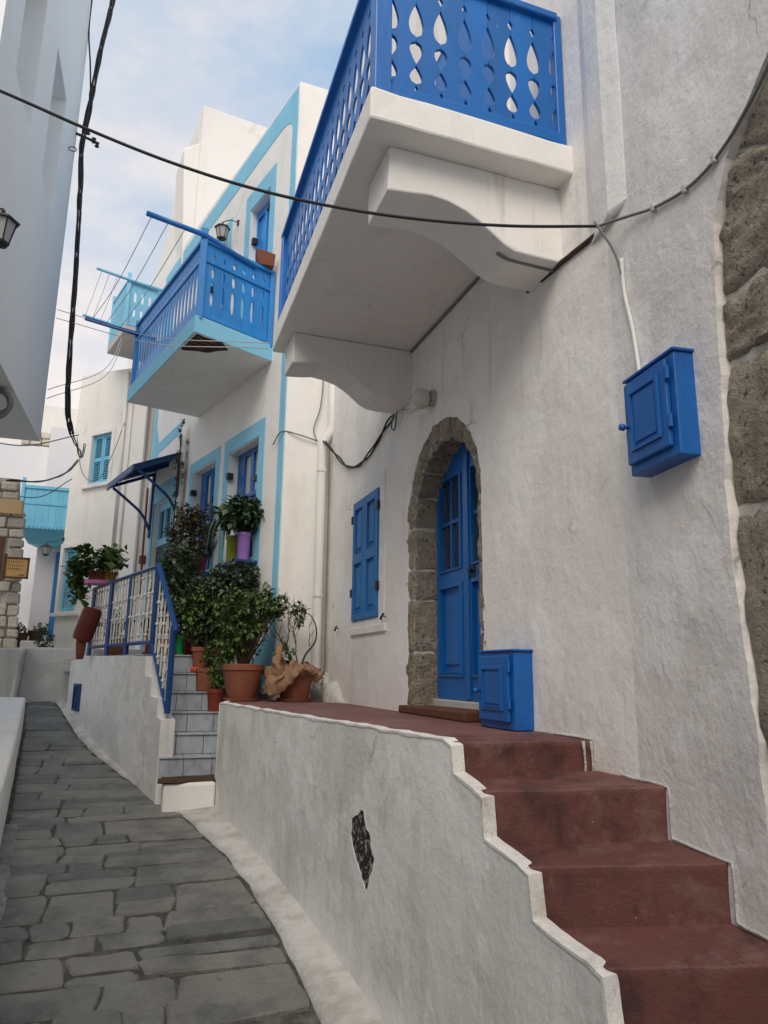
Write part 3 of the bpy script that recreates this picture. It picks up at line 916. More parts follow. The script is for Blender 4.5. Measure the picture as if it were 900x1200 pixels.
for i in range(24):
    a0, a1 = pi * i / 24, pi * (i + 1) / 24
    A_, B_ = ring_pt('o', a0), ring_pt('o', a1)
    c_, d_ = ring_pt('i', a1), ring_pt('i', a0)
    w_ = 0.02
    c_ = (c_[0] + (B_[0] - c_[0]) * w_ * 6, c_[1] + (B_[1] - c_[1]) * w_ * 6)
    d_ = (d_[0] + (A_[0] - d_[0]) * w_ * 6, d_[1] + (A_[1] - d_[1]) * w_ * 6)
    mb.prism([FM(p[0], -0.23, p[1]) for p in (A_, B_, c_, d_)], [FM(p[0], -0.028, p[1]) for p in (A_, B_, c_, d_)])
mb.box((6.075, -0.23, 1.2), (6.24, -0.028, 2.9), FM)
mb.box((4.60, -0.23, 1.2), (4.78, -0.028, 2.9), FM)
mb.build('arch_mortar', 'arch_mortar', house)

# double door
def door_leaf(s0, s1, glass):
    """leaf between s0,s1 with arched top following the ring"""
    n0, n1 = -0.275, -0.235
    top = []
    for i in range(9):
        s_ = s1 + (s0 - s1) * i / 8
        c, rx, rz, zsg = 5.425, 0.66, 0.68, 2.90
        q = max(0.0, 1 - ((s_ - c) / rx) ** 2)
        top.append((s_, zsg + rz * sqrt(q)))
    pl = [(s0, 1.385), (s1, 1.385)] + top
    w = 0.11
    gl = rect(s0 + w, s1 - w, 2.49, 3.30) if glass else rect(s0 + w, s1 - w, 2.5, 3.3)
    pn = rect(s0 + w, s1 - w, 1.60, 2.33)
    mb = MB()
    wall(mb, FM, pl, [gl, pn], n1, n1 - n0, back=False)
    leaf = mb.build('door_leaf', 'blue_paint', house, bevel=0.006)
    # moulding frames
    for rc, wid in ((gl, 0.022), (pn, 0.03)):
        (a, z0), (b, _), (_, z1), _2 = rc
        band('moulding', FM, rect(a - wid, b + wid, z0 - wid, z1 + wid), rect(a + 0.004, b - 0.004, z0 + 0.004, z1 - 0.004), n1 - .01, n1 + 0.016, 'blue_paint', leaf, bevel=0.006)
    (a, z0), (b, _), (_, z1), _2 = pn
    MB().box((a, n0, z0), (b, n1 - 0.018, z1), FM).build('panel', 'blue_paint', leaf)
    MB().box((a + 0.06, n1 - 0.019, z0 + 0.07), (b - 0.06, n1 - 0.002, z1 - 0.07), FM).build('panel', 'blue_paint', leaf, bevel=0.012)
    (a, z0), (b, _), (_, z1), _2 = gl
    MB().box((a, n0, z0), (b, n0 + 0.012, z1), FM).build('pane', 'pane', leaf)
    mm = (a + b) / 2
    MB().box((mm - 0.016, n0 + 0.012, z0), (mm + 0.016, n1 - 0.002, z1), FM).build('glazing_bar', 'blue_paint', leaf)
    MB().box((a, n0 + 0.012, z0 + 0.40), (b, n1 - 0.004, z0 + 0.43), FM).build('glazing_bar', 'blue_paint', leaf)
    MB().box((a + 0.03, n0 - 0.03, z0 + 0.01), (mm - 0.05, n0 - 0.005, z1 - .04), FM).build('curtain', 'beige_curtain', leaf)
    for q in (a + (mm - a) / 2, mm + (b - mm) / 2):
        MB().tube([FM(q, n1 - 0.012, z0), FM(q, n1 - 0.012, z1)], 0.006, 6).build('iron_bar', 'black_metal', leaf)
    return leaf
l1 = door_leaf(5.42, 6.045, True)
l2 = door_leaf(4.80, 5.412, True)
MB().box((5.36, -0.237, 1.40), (5.45, -0.215, 3.56), FM).build('cover_strip', 'blue_paint', l1, bevel=0.008)
kn = MB().tube([FM(5.30, -0.24, 2.42), FM(5.30, -0.19, 2.42)], [0.012, 0.022], 10)
kn.build('knob', 'black_metal', l2)
MB().box((5.27, -0.237, 2.33), (5.33, -0.228, 2.50), FM).build('lock_plate', 'black_metal', l2)
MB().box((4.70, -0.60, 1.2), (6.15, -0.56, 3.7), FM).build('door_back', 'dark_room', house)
slab_poly('door_step', FM, [(4.86, 1.262), (6.20, 1.262), (6.20, 1.325), (4.86, 1.335)], -0.24, 0.075, 'step_wood', house, bevel=0.012)
slab_poly('door_sill', FM, rect(4.78, 6.07, 1.262, 1.384), -0.28, -0.20, 'concrete', house, bevel=0.01)

# closed shutters on the ground-floor window
for a, b in ((6.965, 7.393), (7.399, 7.825)):
    mb = MB()
    hol = [rect(a + 0.085, b - 0.085, 2.24, 2.78), rect(a + 0.085, b - 0.085, 2.90, 3.40)]
    wall(mb, FM, rect(a, b, 2.155, 3.495), hol, 0.035, 0.045, back=False)
    sh = mb.build('shutter', 'blue_shutter', house, bevel=0.005)
    for (h0, _, h2, _2) in hol:
        MB().box((h0[0] - .002, -0.008, h0[1] - .002), (h2[0] + .002, 0.010, h2[1] + .002), FM).build('panel', 'blue_shutter', sh)
        MB().box((h0[0] + 0.045, 0.009, h0[1] + 0.05), (h2[0] - 0.045, 0.026, h2[1] - 0.05), FM).build('panel', 'blue_shutter', sh, bevel=0.010)
    e = a - 0.012 if a < 7.2 else b + 0.012
    for z in (2.42, 3.26):
        MB().box((e - 0.018, 0.012, z), (e + 0.018, 0.048, z + 0.09), FM).build('hinge', 'black_metal', sh)
# shutter stays
for s_, z_ in ((8.43, 2.11), (6.76, 2.14)):
    mb = MB()
    mb.tube([FM(s_, 0, z_), FM(s_, 0.04, z_)], 0.006, 6)
    mb.tube([FM(s_ + .035, 0.04, z_ - 0.02), FM(s_, 0.045, z_), FM(s_ - 0.04, 0.04, z_ + 0.022)], [0.015, 0.008, 0.013], 7)
    tag(mb.build('shutter_stay', 'black_metal'), ('black iron shutter stay on the wall between the drainpipe and blue shutter' if s_ > 8 else 'black iron shutter stay by the lower right corner of the blue shutter'), 'shutter stay', 'iron shutter stays')

# ------------------------------------------------------------------ fretwork boards
def drop(t):
    return sqrt(max(0, 1 - (1 - t / .36) ** 2)) if t < .36 else 1 - ((t - .36) / .64) ** 1.55
def fret_poly(w, z0, z1, cuts, bottom=0.0):
    """board outline around s=0; cuts = (zc0, zc1, half depth, kind)"""
    def notch(z):
        d = 0.0
        for a, b, h, k in cuts:
            if a < z < b:
                t = (z - a) / (b - a)
                if k == 'd':      # drop: round below, pointed above
                    v = drop(t)
                elif k == 'i':    # inverted drop
                    t = 1 - t
                    v = drop(t)
                elif k == 'v':    # diamond
                    v = 1 - abs(2 * t - 1)
                else:             # ellipse
                    v = sqrt(max(0, 1 - (2 * t - 1) ** 2))
                d = max(d, h * v)
        return d
    zs = {z0, z1}
    for a, b, h, k in cuts:
        m_ = 4 if k == 'v' else 14
        for i in range(m_ + 1):
            zs.add(a + (b - a) * i / m_)
    zs = sorted(zs)
    R = [(w / 2 - notch(z), z) for z in zs]
    Lq = [(-w / 2 + notch(z), z) for z in reversed(zs)]
    return R + Lq
def fret_mesh(name, poly, th, material):
    mb = MB()
    k = len(poly)
    tris = tessellate_polygon([[Vector((a, b, 0)) for a, b in poly]])
    for yq in (-th / 2, th / 2):
        mb.poly([(a, yq, b) for a, b in poly], [tuple(t) for t in tris])
    mb.poly([(a, -th / 2, b) for a, b in poly] + [(a, th / 2, b) for a, b in poly], [(j, (j + 1) % k, k + (j + 1) % k, k + j) for j in range(k)])
    return mesh_of(mb, name, material)

# ------------------------------------------------------------------ big balcony (part of the house)
mb = MB()
mb.hexa([(1.06, 3.34, 4.655), (2.43, 3.36, 4.655), (2.43, 6.62, 4.655), (1.13, 6.60, 4.655), (1.06, 3.34, 4.862), (2.43, 3.36, 4.862), (2.43, 6.62, 4.862), (1.13, 6.60, 4.862)])
balc = mb.build('balcony', 'whitewash', house, bevel=0.016, rough=(.2, .006))
def bracket(y0, y1):
    # profile in X (from outer 1.23 to wall 2.4) and z
    pf = [(2.42, 4.652), (1.235, 4.652), (1.232, 4.355), (1.40, 4.37), (1.50, 4.385), (1.62, 4.372), (1.74, 4.335), (1.84, 4.28), (1.92, 4.22), (1.99, 4.165), (2.06, 4.135), (2.15, 4.128), (2.42, 4.125)]
    pf2 = [p for p in pf]
    b = [(x, y0, z) for x, z in pf2]
    t = [(x, y1, z) for x, z in pf2]
    return MB().prism(b, t).build('bracket', 'whitewash', balc, bevel=0.012, rough=(.2, .005))
bracket(3.515, 3.90)
bracket(6.09, 6.46)
# conduit along the joint
MB().tube([FM(3.95, 0.012, 4.642), FM(6.08, 0.012, 4.642)], 0.014, 6).build('joint_conduit', 'cable_grey', balc)
MB().tube([wob0(FM(3.93 - .07 * i, 0.010, 4.150 - .004 * i)) for i in range(13)], 0.016, 6).build('joint_conduit', 'rust_dark', balc)
MB().tube([(1.98 + .0, 3.60, 4.155), (2.06, 3.60, 4.128), (2.38, 3.60, 4.118)], .010, 6).build('joint_conduit', 'cable_grey', balc)
ZB = 4.862
cuts = [(ZB + .125, ZB + .165, .012, 'v'), (ZB + .178, ZB + .308, .040, 'd'), (ZB + .322, ZB + .482, .041, 'i'), (ZB + .515, ZB + .760, .047, 'd'), (ZB + .80, ZB + .868, .018, 'v')]
cuts = [(a - ZB, b - ZB, h, k) for a, b, h, k in cuts]
PW = 0.163
fm = fret_mesh('railing_board', fret_poly(PW - 0.003, 0.06, 0.99, cuts), 0.022, 'blue_paint')
for i in range(7):
    inst(fm, 'railing_board', balc, (1.205 + PW * (i + .5), 3.43, ZB))
hw = fret_mesh('railing_board', [p for p in fret_poly(PW - .003, 0.06, .99, cuts)][:len(fret_poly(PW, .06, .99, cuts)) // 2] + [(-0.0, 0.99), (-0.0, 0.06)], 0.022, 'blue_paint')
nb = 19
pl = (6.50 - 3.50) / nb
fm2 = fret_mesh('railing_board', fret_poly(pl - 0.003, 0.06, 0.99, [(a, b, h_ * 1.28, k_) for a, b, h_, k_ in cuts]), 0.014, 'blue_paint')
for i in range(nb):
    yb = 3.50 + pl * (i + .5)
    inst(fm2, 'railing_board', balc, (1.145 + (yb - 3.4) * 0.0215, yb, ZB), rot=(0, 0, pi / 2 - 0.0215))
def bar(a, b, w, h, name, material, parent, bevel=0.006):
    a, b = Vector(a), Vector(b)
    t = (b - a); t.z = 0; t.normalize()
    n_ = Vector((-t.y, t.x, 0)) * (w / 2)
    p = [a - n_, b - n_, b + n_, a + n_]
    return MB().hexa([(q.x, q.y, q.z - h / 2) for q in p] + [(q.x, q.y, q.z + h / 2) for q in p]).build(name, material, parent, bevel=bevel)
bar((1.19, 3.43, ZB + .065), (2.35, 3.43, ZB + .065), 0.075, 0.085, 'bottom_rail', 'blue_paint', balc, 0.012)
bar((1.11, 3.43, ZB + .995), (2.36, 3.43, ZB + .995), 0.095, 0.055, 'top_rail', 'blue_paint', balc, 0.010)
bar((1.145, 3.47, ZB + .05), (1.212, 6.52, ZB + .05), 0.06, 0.05, 'bottom_rail', 'blue_paint', balc)
bar((1.143, 3.38, ZB + 1.035), (1.212, 6.56, ZB + 1.035), 0.11, 0.045, 'top_rail', 'blue_paint', balc, 0.010)
for (x, y, w) in ((1.145, 3.425, 0.105), (2.365, 3.43, 0.06), (1.21, 6.53, 0.09)):
    MB().box((x - w / 2, y - w / 2, ZB - .05 if w < .07 else ZB + .001), (x + w / 2, y + w / 2, ZB + 1.06 if w > .07 else ZB + 1.02)).build('post', 'blue_paint', balc, bevel=0.008)
# balcony door behind the railing
band('door_surround', FM, rect(4.1, 5.6, 4.9, 7.5), rect(4.25, 5.45, 4.88, 7.35), -0.01, 0.03, 'whitewash', house)
MB().box((4.25, -0.02, 4.9), (5.45, 0.02, 7.35), FM).build('balcony_door', 'blue_paint', house)

# ------------------------------------------------------------------ blue-trimmed house
bh = thing('blue_trimmed_house', (1.8, 12.5, 1.8), 'white house edged with light blue stripes and a bright blue balcony', 'house')
SE = 6.1
GW = [(0.82, 1.92, 3.12, 4.88), (2.45, 3.50, 3.12, 4.93)]
GWo = [(0.63, 2.10, 2.95, 5.11), (2.28, 3.66, 2.95, 5.10)]
DR = (4.42, 5.62, 1.80, 4.75); DRo = (4.22, 5.78, 1.80, 5.08)
UW = [(0.86, 1.62, 6.1, 8.95), (2.56, 3.46, 6.9, 8.95)]
UWo = [(0.68, 1.80, 6.1, 9.26), (2.40, 3.62, 6.75, 9.27)]
mb = MB()
holes = [rect(*h) for h in GW] + [rect(*h) for h in UW] + [rect(DR[0], DR[1], DR[2], DR[3])]
wall(mb, FB, [(0, -0.5), (SE, -0.5), (SE, 10.0), (5.0, 10.08), (0, 10.20)], holes, 0, 0.06, 0.30, back=False)
# side wall facing the camera and roof mass
mb.poly([(1.785, 9.1, -.5), (3.6, 9.1, -.5), (3.6, 9.1, 10.14), (1.785, 9.1, 10.2)], [(0, 1, 2, 3)])
A0, A1 = FB(0, -.001, 9.7), FB(SE, -.001, 9.7)
mb.poly([A0, A1, (5, A1[1] + .5, 9.7), (5, 9.1, 9.7)], [(0, 1, 2, 3)])
mb.box((0, -0.25, 9.7), (SE, -0.061, 10.0), FB)
mb.build('wall', 'whitewash', bh)
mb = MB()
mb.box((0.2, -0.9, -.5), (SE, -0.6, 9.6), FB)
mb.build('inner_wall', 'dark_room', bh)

def trim(poly, n1=0.006, step=0.2, amp=0.01):
    return slab_poly('trim_band', FB, wobble(poly, step, amp), -0.01, n1, 'light_blue_paint', bh)
trim([(0.03, 1.27), (0.19, 1.27), (0.19, 9.55), (0.26, 9.66), (0.40, 9.72), (0.5, 9.74), (SE - .02, 9.58), (SE - .02, 9.86), (5.0, 9.95), (0.03, 10.16)], 0.007)
slab_poly('trim_band', FB, wobble([(0.195, 1.265), (0.72, 1.265), (0.70, 1.62), (0.50, 1.95), (0.30, 2.05), (0.195, 2.02)], 0.12, 0.02), -0.01, 0.005, 'light_blue_paint', bh)
trim([(5.62, 5.55), (SE - .03, 5.55), (SE - .03, 9.5), (5.86, 9.5), (5.86, 6.45), (5.62, 6.0)], 0.005)
trim([(4.25, 5.88), (5.60, 5.80), (5.60, 6.02), (4.25, 6.10)], 0.005)
for (a, b, c, d_), (e, f, g_, h_) in zip(GWo + UWo, GW + UW):
    band('window_trim', FB, wobble(rect(a, b, c, d_), .3, .008), rect(e + .003, f - .003, g_ + .003, h_ - .003), -0.01, 0.008, 'light_blue_paint', bh)
    # white inner reveal lining
    band('window_trim', FB, rect(e + .004, f - .004, g_ + .004, h_ - .004), rect(e + .02, f - .02, g_ + .02, h_ - .02), -0.28, -0.005, 'whitewash', bh)
slab_poly('door_trim', FB, [(DRo[0], 1.8), (DR[0], 1.8), (DR[0], DR[3]), (DR[1], DR[3]), (DR[1], 1.8), (DRo[1], 1.8), (DRo[1], DRo[3]), (DRo[0], DRo[3])], -0.01, 0.012, 'light_blue_paint', bh)
# ground-floor windows: blue casements with bars and curtain
for (a, b, c, d_) in GW:
    mb = MB()
    n1, n0 = -0.15, -0.205
    mid = (a + b) / 2
    hol = [rect(a + .13, mid - .05, c + .09, c + 1.0), rect(mid + .05, b - .27, c + .09, c + 1.0), rect(a + .13, mid - .05, c + 1.06, d_ - .10), rect(mid + .05, b - .27, c + 1.06, d_ - .10)]
    wall(mb, FB, rect(a + .02, b - .02, c + .02, d_ - .02), hol, n1, n1 - n0, back=False)
    wf = mb.build('window', 'blue_window', bh, bevel=0.005)
    for h in hol:
        MB().box((h[0][0], n0 + .01, h[0][1]), (h[2][0], n0 + .018, h[2][1]), FB).build('pane', 'curtain', wf)
    MB().box((a + .0, -0.03, c + 1.10), (a + .10, 0.03, c + 1.18), FB).build('shutter_stay', 'black_metal', wf)
    MB().box((b - .10, -0.05, d_ - .42), (b - .02, 0.04, d_ - .33), FB).build('shutter_stay', 'black_metal', wf)
for i, (a, b, c, d_) in enumerate(UW):
    n1, n0 = -0.11, -0.17
    mid = (a + b) / 2
    hol = []
    zz = [c + .1, c + 1.05, c + 1.85, d_ - .08] if i == 0 else [c + .1, c + 1.0, d_ - .08]
    for j in range(len(zz) - 1):
        hol += [rect(a + .08, mid - .04, zz[j], zz[j + 1] - .09), rect(mid + .04, b - .08, zz[j], zz[j + 1] - .09)]
    mb = MB()
    wall(mb, FB, rect(a + .02, b - .02, c + .02, d_ - .02), hol, n1, n1 - n0, back=False)
    wf = mb.build('balcony_door' if i == 0 else 'window', 'blue_paint_bright', bh, bevel=0.005)
    for h in hol:
        MB().box((h[0][0] - .002, n0 + .008, h[0][1] - .002), (h[2][0] + .002, n0 + .03, h[2][1] + .002), FB).build('panel', 'blue_paint_bright', wf)
    MB().box((a - .005, -0.05, d_ - .40), (a + .07, 0.03, d_ - .31), FB).build('hinge', 'black_metal', wf)
    MB().box((b - .09, -0.12, d_ - .62), (b - .022, -0.03, d_ - .52), FB).build('hinge', 'black_metal', wf)
# front door
mb = MB()
dh = [rect(4.52, 4.80, 4.05, 4.60), rect(4.88, 5.16, 4.05, 4.60), rect(5.24, 5.52, 4.05, 4.60)]
wall(mb, FB, rect(4.44, 5.60, 3.92, 4.74), dh, -0.10, 0.05, back=False)
tl = mb.build('transom', 'light_blue_paint', bh, bevel=0.006)
for h in dh:
    MB().box((h[0][0], -0.15, h[0][1]), (h[2][0], -0.14, h[2][1]), FB).build('pane', 'pane', tl)
MB().box((4.44, -0.14, 1.82), (5.60, -0.10, 3.91), FB).build('front_door', 'green_door', bh, bevel=0.006)
dm = bh.children[-1]
for a in (4.52, 5.06):
    for z0, z1 in ((1.95, 2.75), (2.9, 3.75)):
        MB().box((a, -0.10, z0), (a + .44, -0.085, z1), FB).build('panel', 'green_door', dm, bevel=0.012)

# canopy over the door
cp = []
def canopy():
    mb = MB()
    # sloping sheet from the wall (z 5.46) to the outer edge (z 5.02)
    s0, s1, w = 4.03, 5.75, 0.88
    nn = 22
    for i in range(nn):
        a, b = s0 + (s1 - s0) * i / nn, s0 + (s1 - s0) * (i + 1) / nn
        h = 0.012 if i % 2 else 0.0
        mb.hexa([FB(a, -.01, 5.44 + h), FB(b, -.01, 5.44 + h), FB(b, w, 5.03 + h), FB(a, w, 5.03 + h), FB(a, -.01, 5.462 + h), FB(b, -.01, 5.462 + h), FB(b, w, 5.052 + h), FB(a, w, 5.052 + h)])
    c = mb.build('canopy', 'blue_paint_deep', bh, label='dark blue lean-to canopy over the front door')
    for s_ in (s0 + .02, (s0 + s1) / 2, s1 - .06):
        MB().hexa([FB(s_, 0, 5.36), FB(s_ + .05, 0, 5.36), FB(s_ + .05, w - .03, 4.965), FB(s_, w - .03, 4.965), FB(s_, 0, 5.435), FB(s_ + .05, 0, 5.435), FB(s_ + .05, w - .03, 5.025), FB(s_, w - .03, 5.025)]).build('rafter', 'blue_paint_deep', c)
    MB().hexa([FB(s0, w - .03, 4.955), FB(s1, w - .03, 4.955), FB(s1, w, 4.955), FB(s0, w, 4.955), FB(s0, w - .03, 5.03), FB(s1, w - .03, 5.03), FB(s1, w, 5.03), FB(s0, w, 5.03)]).build('fascia', 'blue_paint_deep', c)
    for i in range(14):
        a = s0 + (s1 - s0) * (i + .5) / 14
        MB().prism([FB(a - .055, w + .001, 4.97), FB(a + .055, w + .001, 4.97), FB(a, w + .001, 4.90)], [FB(a - .055, w + .014, 4.97), FB(a + .055, w + .014, 4.97), FB(a, w + .014, 4.90)]).build('valance_tooth', 'blue_paint_deep', c)
    for s_ in (s0 + .05, s1 - .04):
        P = curve_pts([FB(s_, 0.03, 4.25), FB(s_, 0.20, 4.55), FB(s_, .48, 4.78), FB(s_, .78, 4.99)], 5)
        MB().tube(P, 0.028, 8).build('brace', 'blue_paint_deep', c, smooth=True)
        MB().box((s_ - .03, 0, 4.1), (s_ + .03, .05, 5.36), FB).build('wall_post', 'blue_paint_deep', c)
canopy()
# downpipe with ivy beside the door, below the balcony
MB().tube([FB(3.90, 0.08, 2.4), FB(3.88, 0.08, 5.88)], 0.055, 12).build('downpipe', 'white_pipe', bh, smooth=True)
MB().tube([FB(5.93, 0.05, 3.0), FB(5.98, 0.05, 5.15)], 0.022, 8).build('rusty_pipe', 'rust', bh, smooth=True)
MB().box((5.86, 0.0, 3.62), (6.02, 0.10, 3.78), FB).build('tap_box', 'rust', bh, bevel=0.01)

# balcony of the blue-trimmed house
NB = 1.22
b0, b1 = 0.28, 3.42
mb = MB()
brk = [(b0 + .01, NB), (b1, NB), (b1, 0.0), (b0 + .26, 0.0)]
mb.prism([FB(a, n_, 5.905) for a, n_ in brk], [FB(a, n_, 6.145) for a, n_ in brk])
bal = mb.build('balcony', 'whitewash', bh, bevel=0.010, rough=(.3, .004))
# painted edge strips on the slab
def edge_strip(p, q, off, z0, z1):
    a, b = Vector(FB(p[0], p[1], 0)), Vector(FB(q[0], q[1], 0))
    t = (b - a).normalized()
    n_ = Vector((t.y, -t.x, 0)) * off
    MB().hexa([(a.x, a.y, z0), (b.x, b.y, z0), (b.x + n_.x, b.y + n_.y, z0), (a.x + n_.x, a.y + n_.y, z0), (a.x, a.y, z1), (b.x, b.y, z1), (b.x + n_.x, b.y + n_.y, z1), (a.x + n_.x, a.y + n_.y, z1)]).build('painted_edge', 'light_blue_paint', bal)
edge_strip((b0 + .01, NB), (b1, NB), -0.012, 5.91, 6.15)
edge_strip((b0 + .01, NB), (b0 + .26, 0.0), 0.012, 5.91, 6.15)
# broken underside with exposed lath
lath = ragged(dense([(b0 + .05, 1.19), (b0 + .10, 0.80), (b0 + .28, 0.66), (b0 + .50, 0.90), (b0 + .62, 1.20)], .06), 0.03, 9)
mb = MB()
k = len(lath)
mb.poly([FB(a, min(n_, 1.205), 5.8965) for a, n_ in lath] + [FB(a, min(n_, 1.205), 5.905) for a, n_ in lath], [tuple(range(k))] + [(j, (j + 1) % k, k + (j + 1) % k, k + j) for j in range(k)])
mb.build('broken_patch', 'broken_lath', bal, label='broken corner with dark exposed lath')
for i in range(4):
    MB().tube([FB(b0 + .10 + .09 * i, 1.17, 5.890), FB(b0 + .14 + .09 * i, 0.90 + .02 * i, 5.890)], 0.012, 6).build('lath', 'rust', bal)
Z2 = 6.15
c2 = [(0.22, 0.56, .026, 'e'), (0.62, 0.78, .024, 'e'), (0.90, 0.98, .020, 'e')]
nbf = 7
pw = (1.16) / nbf
fb = fret_mesh('railing_board', fret_poly(pw - .003, 0.03, 1.12, [(a, b, h * 1.15, k) for a, b, h, k in c2]), 0.022, 'blue_paint_bright')
ang_side = atan2(FB(b0 + .26, 0, 0)[1] - FB(b0 + .01, NB, 0)[1], FB(b0 + .26, 0, 0)[0] - FB(b0 + .01, NB, 0)[0])
for i in range(nbf):
    t = (i + .5) / nbf
    sx = b0 + .05 + .24 * t
    nn_ = 1.17 - 1.14 * t
    x, y, _ = FB(sx, nn_, 0)
    inst(fb, 'railing_board', bal, (x, y, Z2), ang_side)
nbl = 20
pw = (b1 - b0 - .12) / nbl
cl = [(0.20, 0.80, .050, 'd'), (0.90, 0.98, .026, 'e')]
fb = fret_mesh('railing_board', fret_poly(pw - .003, 0.03, 1.12, cl), 0.012, 'blue_paint_bright')
fa = atan2(FB(1, 0, 0)[1] - FB(0, 0, 0)[1], FB(1, 0, 0)[0] - FB(0, 0, 0)[0])
for i in range(nbl):
    x, y, _ = FB(b0 + .08 + pw * (i + .5), 1.17, 0)
    inst(fb, 'railing_board', bal, (x, y, Z2), fa)
for nm, z, w, h in (('bottom_rail', Z2 + .05, .05, .06), ('middle_rail', Z2 + .84, .05, .035), ('top_rail', Z2 + 1.13, .08, .05)):
    bar(FB(b0 + .03, 1.17, z), FB(b1 - .03, 1.17, z), w, h, nm, 'blue_paint_bright', bal)
    bar(FB(b0 + .05, 1.14, z), FB(b0 + .28, 0.02, z), w, h, nm, 'blue_paint_bright', bal)
for p in ((b0 + .05, 1.17, .09, 1.30), (b0 + .27, 0.04, .07, 1.14), (b1 - .05, 1.17, .08, 1.20)):
    x, y, _ = FB(p[0], p[1], 0)
    MB().box((x - p[2] / 2, y - p[2] / 2, Z2 - .04), (x + p[2] / 2, y + p[2] / 2, Z2 + p[3])).build('post', 'blue_paint_bright', bal, bevel=0.006)
MB().tube([FB(b0 + .20, 0.35, 7.235), FB(b0 + .0, 1.17, 7.33), FB(b0 - .02, 1.97, 7.335)], 0.036, 10).build('pole', 'blue_paint', bal, smooth=True)
MB().tube([FB(b1 - .10, 0.9, 7.09), FB(b1 - .12, 2.03, 7.13)], 0.036, 10).build('pole', 'blue_paint', bal, smooth=True)
MB().tube([FB(b0 + 1.4, 0.02, 9.55), FB(b0 + .1, 1.15, 6.2)], 0.004, 5).build('stay_wire', 'wire_pale', bal)
for i, n_ in enumerate((1.45, 1.68, 1.90)):
    pts = [FB(b0, n_, 7.33), FB((b0 + b1) / 2, n_, 7.17 - .02 * i), FB(b1 - .1, n_ + .03, 7.12)]
    tag(MB().tube(curve_pts(pts, 8), 0.0055, 5).build('washing_line', 'wire_pale'), ['thin washing line nearest the railing of the bright blue balcony', 'middle of the three washing lines between the blue balcony poles', 'outermost washing line between the blue balcony pole tips'][i], 'washing line', 'washing lines of the blue balcony')
# brown box on balcony railing
mb = MB()
q = FB(0.50, 0.20, 7.30)
mb.hexa([(q[0] - .10, q[1] - .06, 7.31), (q[0] + .13, q[1] - .06, 7.31), (q[0] + .13, q[1] + .09, 7.31), (q[0] - .10, q[1] + .09, 7.31), (q[0] - .13, q[1] - .08, 7.55), (q[0] + .14, q[1] - .08, 7.50), (q[0] + .14, q[1] + .12, 7.50), (q[0] - .13, q[1] + .12, 7.55)])
o = mb.build('flower_box', 'rust', bevel=0.012)
tag(o, 'rusty brown box standing on the rail of the bright blue balcony', 'box')

# ------------------------------------------------------------------ roof house behind
rf = thing('rooftop_house', (1.6, 15.5, 9.0), 'plain white stepped roof block rising behind the blue-trimmed house', 'house')
a7 = radians(7)
def FG(s, n, z):
    P = FB(5.0, 0, 0)
    return (P[0] + cos(a7) * s - sin(a7) * n * -1 * -1, P[1] + sin(a7) * s - cos(a7) * n, z)
mb = MB()
mb.hexa([FG(.17, 0, 9), FG(2.6, 0, 9), FG(2.6, -5, 9), FG(-.95, -3.6, 9), FG(.17, 0, 13.5), FG(2.6, 0, 13.5), FG(2.6, -5, 13.5), FG(-.55, -2.8, 13.5)])
mb.build('wall', 'whitewash_far', rf, bevel=0.02)
mb = MB()
mb.hexa([FG(.04, -.02, 8.5), FG(.166, -.02, 8.5), FG(.166, -1.0, 8.5), FG(-.20, -1.0, 8.5), FG(-.17, -.02, 12.34), FG(.166, -.02, 12.60), FG(.166, -1.0, 12.6), FG(-.40, -1.0, 12.34)])
mb.build('buttress', 'whitewash_far', rf, bevel=0.03)
P = [FB(5.05, -.02, 8.0), FB(9.0, -.02, 8.0), FB(9.0, -3, 8.0), FB(5.05, -3, 8.0)]
T = [FB(5.4, -.03, 12.3), FB(7.4, -.02, 10.15), FB(7.4, -3, 10.15), FB(5.4, -3, 12.3)]
mb = MB().prism([FB(5.35, -.05, 8.0), FB(9.0, -.05, 8.0), FB(9.0, -.05, 9.3), FB(7.25, -.05, 10.33), FB(5.98, -.05, 11.8), FB(5.35, -.05, 12.33)],
                [FB(5.35, -3, 8.0), FB(9.0, -3, 8.0), FB(9.0, -3, 9.3), FB(7.25, -3, 10.33), FB(5.98, -3, 11.8), FB(5.35, -3, 12.33)])
mb.build('wall', 'whitewash_far', rf)

# third balcony, light blue
b3 = thing('light_blue_balcony', FB(6.9, 0, 8.5), 'weathered light blue balcony on a pale slab behind the bright blue one', 'balcony')
mb = MB()
mb.prism([FB(6.32, .74, 8.48), FB(7.62, .74, 8.48), FB(7.62, -.2, 8.48), FB(6.32, -.2, 8.48)], [FB(6.32, .74, 8.66), FB(7.62, .74, 8.66), FB(7.62, -.2, 8.66), FB(6.32, -.2, 8.66)])
mb.build('slab', 'concrete', b3, bevel=0.01)
c3 = [(0.22, 0.42, .022, 'e'), (0.55, 0.80, .026, 'e')]
pw = .92 / 6
fb = fret_mesh('railing_board', fret_poly(pw - .003, 0.02, 1.02, c3), 0.02, 'light_blue_paint')
pa = atan2(FB(0, -1, 0)[1] - FB(0, 0, 0)[1], FB(0, -1, 0)[0] - FB(0, 0, 0)[0])
for i in range(6):
    x, y, _ = FB(6.36, .70 - pw * (i + .5), 0)
    inst(fb, 'railing_board', b3, (x, y, 8.67), pa)
pw = 1.2 / 9
fb = fret_mesh('railing_board', fret_poly(pw - .003, 0.02, 1.02, [(0.25, 0.8, .02, 'e')]), 0.02, 'light_blue_paint')
for i in range(9):
    x, y, _ = FB(6.38 + pw * (i + .5), .70, 0)
    inst(fb, 'railing_board', b3, (x, y, 8.67), fa)
